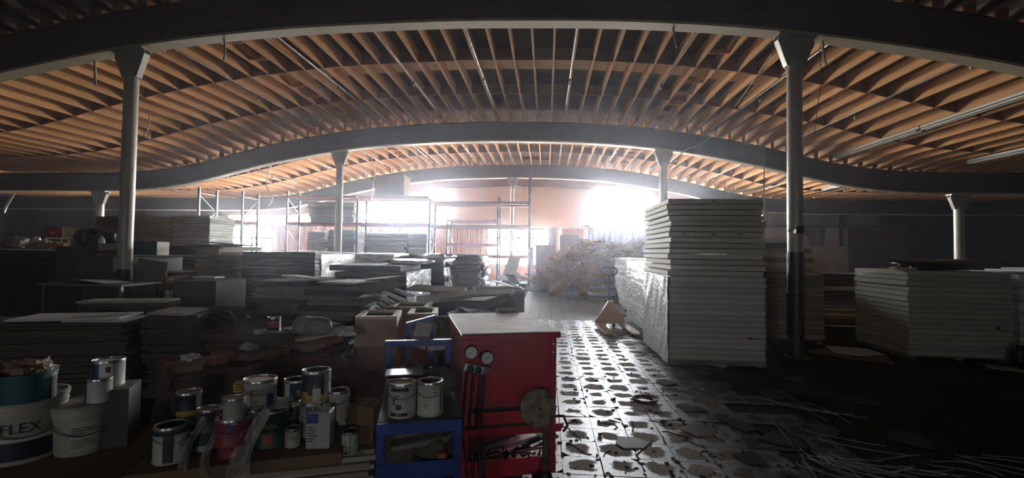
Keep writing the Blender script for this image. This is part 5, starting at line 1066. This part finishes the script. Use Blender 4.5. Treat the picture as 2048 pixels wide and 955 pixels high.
for k, (u, v, Y, s) in enumerate(((382, 712, 3.65, .10), (500, 690, 4.0, .12), (690, 662, 4.5, .16))):
    o = blobmesh(s*.75, s*.6, s*.3, .5, k+110, .9, 20, 10, 4).build('torn_film', M['foil'], smooth=True); o.location = aY(u, v+10, Y); tag(o, 'torn white film on the brick pallet, %s' % ('at its left end', 'in the middle', 'at its right end')[k], 'film', 'torn film on the brick pallet')
p = aY(548, 664, 4.2); o = box_thing('dark_box', 'dark box on the brick pallet carrying the red and white can', 'box', p.x-.22, p.x+.12, p.y-.1, p.y+.25, .672, p.z, 'carddark', .6)
can('black, red and white can standing on the wrapped brick pallet', 548, 664, p.z, 26, 1.15, 'labwhite', 'tin', False, 'paintdark', [(-1.5, .75, .70, .97, 'ink'), (-1.5, .75, .36, .68, 'labred'), (-1.5, .75, .02, .35, 'ink')], [(None, .42, -.2, .52, 'ink')], bail=False, group=None)
# ================================================================ FLOOR DETAIL
tm = bpy.data.materials.new('wet_floor_tile'); tm.use_nodes = True; t_ = tm.node_tree; L_ = t_.links.new; b_ = t_.nodes['Principled BSDF']
tcn = t_.nodes.new('ShaderNodeTexCoord'); gm = t_.nodes.new('ShaderNodeNewGeometry'); oi = t_.nodes.new('ShaderNodeObjectInfo')
n1 = t_.nodes.new('ShaderNodeTexNoise'); n1.inputs['Scale'].default_value = 9; n1.inputs['Detail'].default_value = 5; L_(gm.outputs['Position'], n1.inputs['Vector'])
n3 = t_.nodes.new('ShaderNodeTexNoise'); n3.inputs['Scale'].default_value = 70; n3.inputs['Detail'].default_value = 4; L_(gm.outputs['Position'], n3.inputs['Vector'])
ab = t_.nodes.new('ShaderNodeVectorMath'); ab.operation = 'ABSOLUTE'; L_(tcn.outputs['Object'], ab.inputs[0]); sp = t_.nodes.new('ShaderNodeSeparateXYZ')
pw = t_.nodes.new('ShaderNodeVectorMath'); pw.operation = 'MULTIPLY'; L_(ab.outputs[0], pw.inputs[0]); L_(ab.outputs[0], pw.inputs[1]); pw2 = t_.nodes.new('ShaderNodeVectorMath'); pw2.operation = 'MULTIPLY'; L_(pw.outputs[0], pw2.inputs[0]); L_(ab.outputs[0], pw2.inputs[1]); L_(pw2.outputs[0], sp.inputs[0])
def mth(op, a, b=None, c=None):
    n = t_.nodes.new('ShaderNodeMath'); n.operation = op
    for i, x in enumerate((a, b, c)):
        if x is None: continue
        if isinstance(x, (int, float)): n.inputs[i].default_value = x
        else: L_(x, n.inputs[i])
    return n.outputs[0]
rad = mth('POWER', mth('ADD', sp.outputs[0], sp.outputs[1]), 1/3.)             # rounded-square distance from the tile's middle
dry = mth('ADD', rad, mth('MULTIPLY', mth('SUBTRACT', n1.outputs['Fac'], .5), .16)); dry = mth('ADD', dry, mth('MULTIPLY', mth('SUBTRACT', oi.outputs['Random'], .5), .055))
mr_ = t_.nodes.new('ShaderNodeMapRange'); mr_.inputs[1].default_value = .078; mr_.inputs[2].default_value = .106; L_(dry, mr_.inputs[0]); wet = mr_.outputs[0]
rr_ = t_.nodes.new('ShaderNodeMapRange'); rr_.inputs[3].default_value = .85; rr_.inputs[4].default_value = WETR = .41; L_(wet, rr_.inputs[0]); pass
sp_ = t_.nodes.new('ShaderNodeMapRange'); sp_.inputs[3].default_value = .15; sp_.inputs[4].default_value = 1.0; b_.inputs['IOR'].default_value = 1.95; L_(wet, sp_.inputs[0]); pass
rr2 = rr_; cm = t_.nodes.new('ShaderNodeMix'); cm.data_type = 'RGBA'; cm.inputs[6].default_value = (.30, .24, .17, 1); cm.inputs[7].default_value = (.44, .50, .52, 1); L_(wet, cm.inputs[0])  # wet tone: pale mortar residue, brightened cool to carry the window sheen
cs = t_.nodes.new('ShaderNodeMix'); cs.data_type = 'RGBA'; cs.blend_type = 'MULTIPLY'; cs.inputs[0].default_value = .8; L_(cm.outputs[2], cs.inputs[6]); rpp = t_.nodes.new('ShaderNodeValToRGB'); rpp.color_ramp.elements[0].position = .34; rpp.color_ramp.elements[0].color = (.25, .22, .2, 1); rpp.color_ramp.elements[1].position = .5; L_(n3.outputs['Fac'], rpp.inputs[0]); L_(rpp.outputs[0], cs.inputs[7])
sp2 = t_.nodes.new('ShaderNodeSeparateXYZ'); L_(gm.outputs['Position'], sp2.inputs[0]); n4 = t_.nodes.new('ShaderNodeTexNoise'); n4.inputs['Scale'].default_value = 2.2; n4.inputs['Detail'].default_value = 6; L_(gm.outputs['Position'], n4.inputs['Vector'])
dm_ = t_.nodes.new('ShaderNodeMapRange'); dm_.inputs[1].default_value = 1.15; dm_.inputs[2].default_value = 1.85; L_(mth('ADD', sp2.outputs[0], mth('MULTIPLY', mth('SUBTRACT', n4.outputs['Fac'], .5), 1.5)), dm_.inputs[0])      # swept-up black dirt along the right of the aisle
ds = t_.nodes.new('ShaderNodeMix'); ds.data_type = 'RGBA'; L_(mth('MULTIPLY', dm_.outputs[0], .93), ds.inputs[0]); L_(cs.outputs[2], ds.inputs[6]); ds.inputs[7].default_value = (.035, .031, .027, 1); L_(ds.outputs[2], b_.inputs['Base Color'])
bp_ = t_.nodes.new('ShaderNodeBump'); bp_.inputs['Strength'].default_value = .35; bp_.inputs['Distance'].default_value = .006; L_(mth('ADD', n1.outputs['Fac'], mth('MULTIPLY', n3.outputs['Fac'], .25)), bp_.inputs['Height']); L_(bp_.outputs[0], b_.inputs['Normal'])
L_(mth('MAXIMUM', rr_.outputs[0], mth('MULTIPLY', dm_.outputs[0], .88)), b_.inputs['Roughness']); L_(mth('MULTIPLY', sp_.outputs[0], mth('SUBTRACT', 1, mth('MULTIPLY', dm_.outputs[0], .8))), b_.inputs['Specular IOR Level'])
M['tile'] = tm; MATS['wet_floor_tile'] = tm
M['tilec'] = mat('dusty_floor_tile', (.27, .24, .19), .6, var=.45, scale=5, bump=.2, rvar=.15)
M['tiled'] = mat('dirty_floor_tile', (.085, .075, .06), .85, var=.5, scale=5, bump=.3, spec=.15)
M['dirt'] = mat('black_grit', (.02, .018, .016), .9, var=.4, scale=20)
TS = .305
def tile_mesh(s):
    rnd = random.Random(s); h = .006; a = TS/2-.003; pts = []
    for cx, cy, in ((-1, -1), (1, -1), (1, 1), (-1, 1)):
        if rnd.random() < .18: k = rnd.uniform(.02, .07); pts += [(cx*a, cy*(a-k)), (cx*(a-k*rnd.uniform(.4, 1)), cy*a)][::(1 if cx*cy < 0 else 1)] if cx*cy > 0 else [(cx*(a-k), cy*a), (cx*a, cy*(a-k))]
        else: pts.append((cx*a, cy*a))
    c = sum(p[0] for p in pts)/len(pts), sum(p[1] for p in pts)/len(pts); pts.sort(key=lambda p: math.atan2(p[1]-c[1], p[0]-c[0]))
    return pts, h
tms = []
cnt = 0; far = MB()
for j in range(54):
    for i in range(12):
        x = -.62+TS*i+.0; y = 3.35+TS*j
        if -1.0 < x < .2 and y < 4.3 and j < 3 and x < -.2: continue
        if random.random() < max(0, (i-8.2)*.28): continue          # tiles broken away toward the dirt
        if y < 11.4 and cnt < 296:
            s = random.randrange(7)
            if len(tms) <= s:
                pts, h = tile_mesh(len(tms)*13+5); o = MB().prism(pts, h).build('tile', M['tile'], flo); tms.append(o.data)
            else: o = link('tile', tms[s], flo)
            cnt += 1; lift = random.random()
            o.location = (x+random.uniform(-.003, .003), y+random.uniform(-.003, .003), .0005+(.004*random.random() if lift > .8 else 0)); o.rotation_euler = (random.gauss(0, .004) if lift > .8 else 0, random.gauss(0, .006) if lift > .8 else 0, random.gauss(0, .006)+PI/2*random.randrange(4))
        else: far.box(x-TS/2+.004, x+TS/2-.004, y-TS/2+.004, y+TS/2-.004, 0, .006)
o = far.build('floor_tiles_beyond', M['tilec'], flo); o['kind'] = 'stuff'
# broken tiles lying loose at the right of the aisle
def shard(name, label, u, v, s, rz, m='tilec', n=5, h=.008, tilt=0, grp='broken tiles beside the aisle', cat='tile'):
    p = aZ(u, v); rnd = random.Random(u); pts = sorted([rnd.uniform(0, 6.28) for _ in range(n)]); k = [(s*math.cos(2*PI*i/n+rnd.uniform(-.35, .35))*rnd.uniform(.75, 1.2), s*math.sin(2*PI*i/n+rnd.uniform(-.3, .3))*rnd.uniform(.75, 1.2)) for i in range(n)]
    o = MB().prism(k, h).build(name, M[m]); o.location = (p.x, p.y, .0085); o.rotation_euler = (tilt, tilt*.5, rz); return tag(o, label, cat, grp)
for k, (u, v, s, rz, t) in enumerate(((1405, 797, .20, .2, .05), (1398, 862, .19, .5, .06), (1262, 886, .17, .1, .03), (1385, 820, .16, 1., 0), (1440, 770, .22, .8, 0), (1330, 765, .15, .3, 0), (1480, 850, .22, 1.2, .02), (1560, 880, .25, .4, 0), (1640, 860, .22, 2, 0), (1500, 920, .2, .9, 0), (1720, 800, .26, .3, 0), (1820, 880, .25, 1.4, 0), (1590, 760, .24, 1.9, 0))):
    shard('broken_tile', ('tilted broken tile with a raised corner right of the cable coil', 'long broken tile with a dark raised edge below the tilted one', 'broken tile lifted at the middle of the wet aisle', 'small broken tile just below the one right of the coil', 'broken dirty tile nearest the foot of the tallest stack', 'flat broken tile up the aisle from the cable coil', 'dirty broken tile right of the long raised one', 'dirty broken tile among the scattered white wires', 'broken tile on the dark floor right of the wires', 'broken tile just left of the dense wire bundle', 'broken tile on the dark floor below the steel column', 'broken tile alone on the dark right floor', 'broken tile left of the right column foot')[k], u, v, s*(.8 if k > 3 else 1), rz, 'tilec' if k < 3 else 'tiled', 4+k % 3, .008, t)
shard('cardboard_sheet', 'brown cardboard sheet flat on the floor before the timber heap', 1705, 708, .75, .2, 'card', 4, .006, 0, None, 'cardboard')
shard('white_sheet', 'torn white sheet on the floor before the timber heap', 1712, 705, .42, .75, 'whiteboard', 5, .012, 0, None, 'sheet').location.z = .016
shard('white_sheet', 'thin white sheet on the floor at the right edge below the cream block', 2015, 738, .26, .2, 'paleboard', 4, .01, 0, None, 'sheet')
shard('white_offcut', 'pale strip on the floor in front of the tallest stack', 1440, 729, .18, .1, 'paleboard', 4, .02, 0, None, 'offcut')
gr = MB()
for k in range(900):
    x, y = random.uniform(-.3, 5.5), 3.4+6.5*random.random()**1.6; s = random.uniform(.004, .016); z = .0072
    gr.box(x-s, x+s*random.uniform(.5, 2.2), y-s*.6, y+s*.6, z, z+s*.5, M=Matrix.Translation((x, y, 0))@Matrix.Rotation(random.uniform(0, 3), 4, 'Z')@Matrix.Translation((-x, -y, 0)))
tag(gr.build('grit', M['dirt']), 'black crumbs and grit scattered over the wet floor', 'grit', None, 'stuff')
gr = MB()
for k in range(60):
    x, y = random.uniform(0, 2.2), random.uniform(3.5, 6.5); a = random.uniform(-.5, .5)+(PI/2 if random.random() < .35 else 0); p = Vector((x, y, .008))
    for i in range(random.randrange(2, 6)):
        a += random.gauss(0, .5); q = p+Vector((math.cos(a), math.sin(a), 0))*random.uniform(.03, .09); gr.bar(p, q, random.uniform(.005, .016), .004); p = q
tag(gr.build('adhesive_ridges', M['dirt']), 'black ridges of old adhesive along the broken tile joints', 'adhesive', None, 'stuff')
# cable coil and wires
p = aZ(1288, 806); P = []
for k in range(150):
    a = k*.33; rr = .125+.018*math.sin(a*.37+1)+.012*math.sin(a*1.7); P.append((rr*math.cos(a), rr*math.sin(a)*.95, .02+.035*abs(math.sin(a*.21))))
o = MB().tube(P, .006, 6).build('cable_coil', M['maroon'], smooth=True); o.location = p; tag(o, 'coil of reddish brown cable on the wet aisle floor', 'cable coil')
def wires(label, u, v, n, spread, seed, m='wirew', ln=.9, ang=-.6):
    rnd = random.Random(seed); p = aZ(u, v); r = thing('wire_tangle', label, 'wire', (p.x, p.y, .008), 0, 'wire tangles on the floor')
    for k in range(n):
        a = ang+rnd.gauss(0, .25); q = Vector((rnd.gauss(0, spread), rnd.gauss(0, spread*.7), .006)); cv = rnd.gauss(1.9, .7); lift = rnd.random(); pts = []
        for i in range(14): pts.append(tuple(q)); q = q+Vector((math.cos(a), math.sin(a), 0))*ln/14; a += cv/14; q.z = .006+.07*lift*math.sin(PI*i/13)
        MB().tube(pts, .0026, 5).build('wire', M[m], r, smooth=True)
wires('dense bundle of thin white wires at the bottom right', 1640, 915, 26, .11, 1, ln=.62, ang=-1.75)
wires('loose white wires right of the dense bundle', 1790, 925, 10, .16, 2, ln=.45, ang=-1.3)
wires('few pale wires at the bottom right corner', 1930, 920, 5, .2, 3, ln=.6, ang=-1.2)
wires('scattered white wires farther up the dark floor at right', 1545, 800, 6, .2, 4, ln=.8, ang=-1.5)
wires('two curved wires before the dark floor patch at right', 1600, 850, 3, .2, 5, ln=.8, ang=-1.6)
r = thing('dark_fitting', 'small dark object lying at the right frame edge below the block', 'fitting', aY(2040, 700, 7.6))
r.location = (7.35, 7.75, .0); blobmesh(.09, .07, .15, .4, 130, .7).build('body', M['black'], r, smooth=True)
for k in range(3):
    o = blobmesh(.02, .015, .012, .4, 140+k, .7).build('nut', M['black'], smooth=True); q = aZ((1200, 1325, 1228)[k], (872, 655+190, 800)[k]); o.location = (q.x, q.y, .007); tag(o, 'small dark lump on the wet tiles, %s' % ('left of the lifted tile', 'near the brown cable coil', 'near the red cart')[k], 'lump')
# ================================================================ GLARE_HAZE
hm = bpy.data.materials.new('glare_air'); hm.use_nodes = True; t_ = hm.node_tree; t_.nodes.remove(t_.nodes['Principled BSDF'])
vs = t_.nodes.new('ShaderNodeVolumeScatter'); vs.inputs['Color'].default_value = (.78, .83, .95, 1); vs.inputs['Density'].default_value = GLARE_HAZE = .0027; vs.inputs['Anisotropy'].default_value = .88  # scattering volume imitates lens glare round the windows, plus slight dust
t_.links.new(vs.outputs[0], t_.nodes['Material Output'].inputs['Volume'])
tag(MB().box(XL+.05, XR-.05, YB+.05, Y4-.3, .03, 6.55).build('glare_haze', hm), 'thin bluish veil imitating window glare, with slight dust in the hall air', 'glare_haze', None, 'stuff')
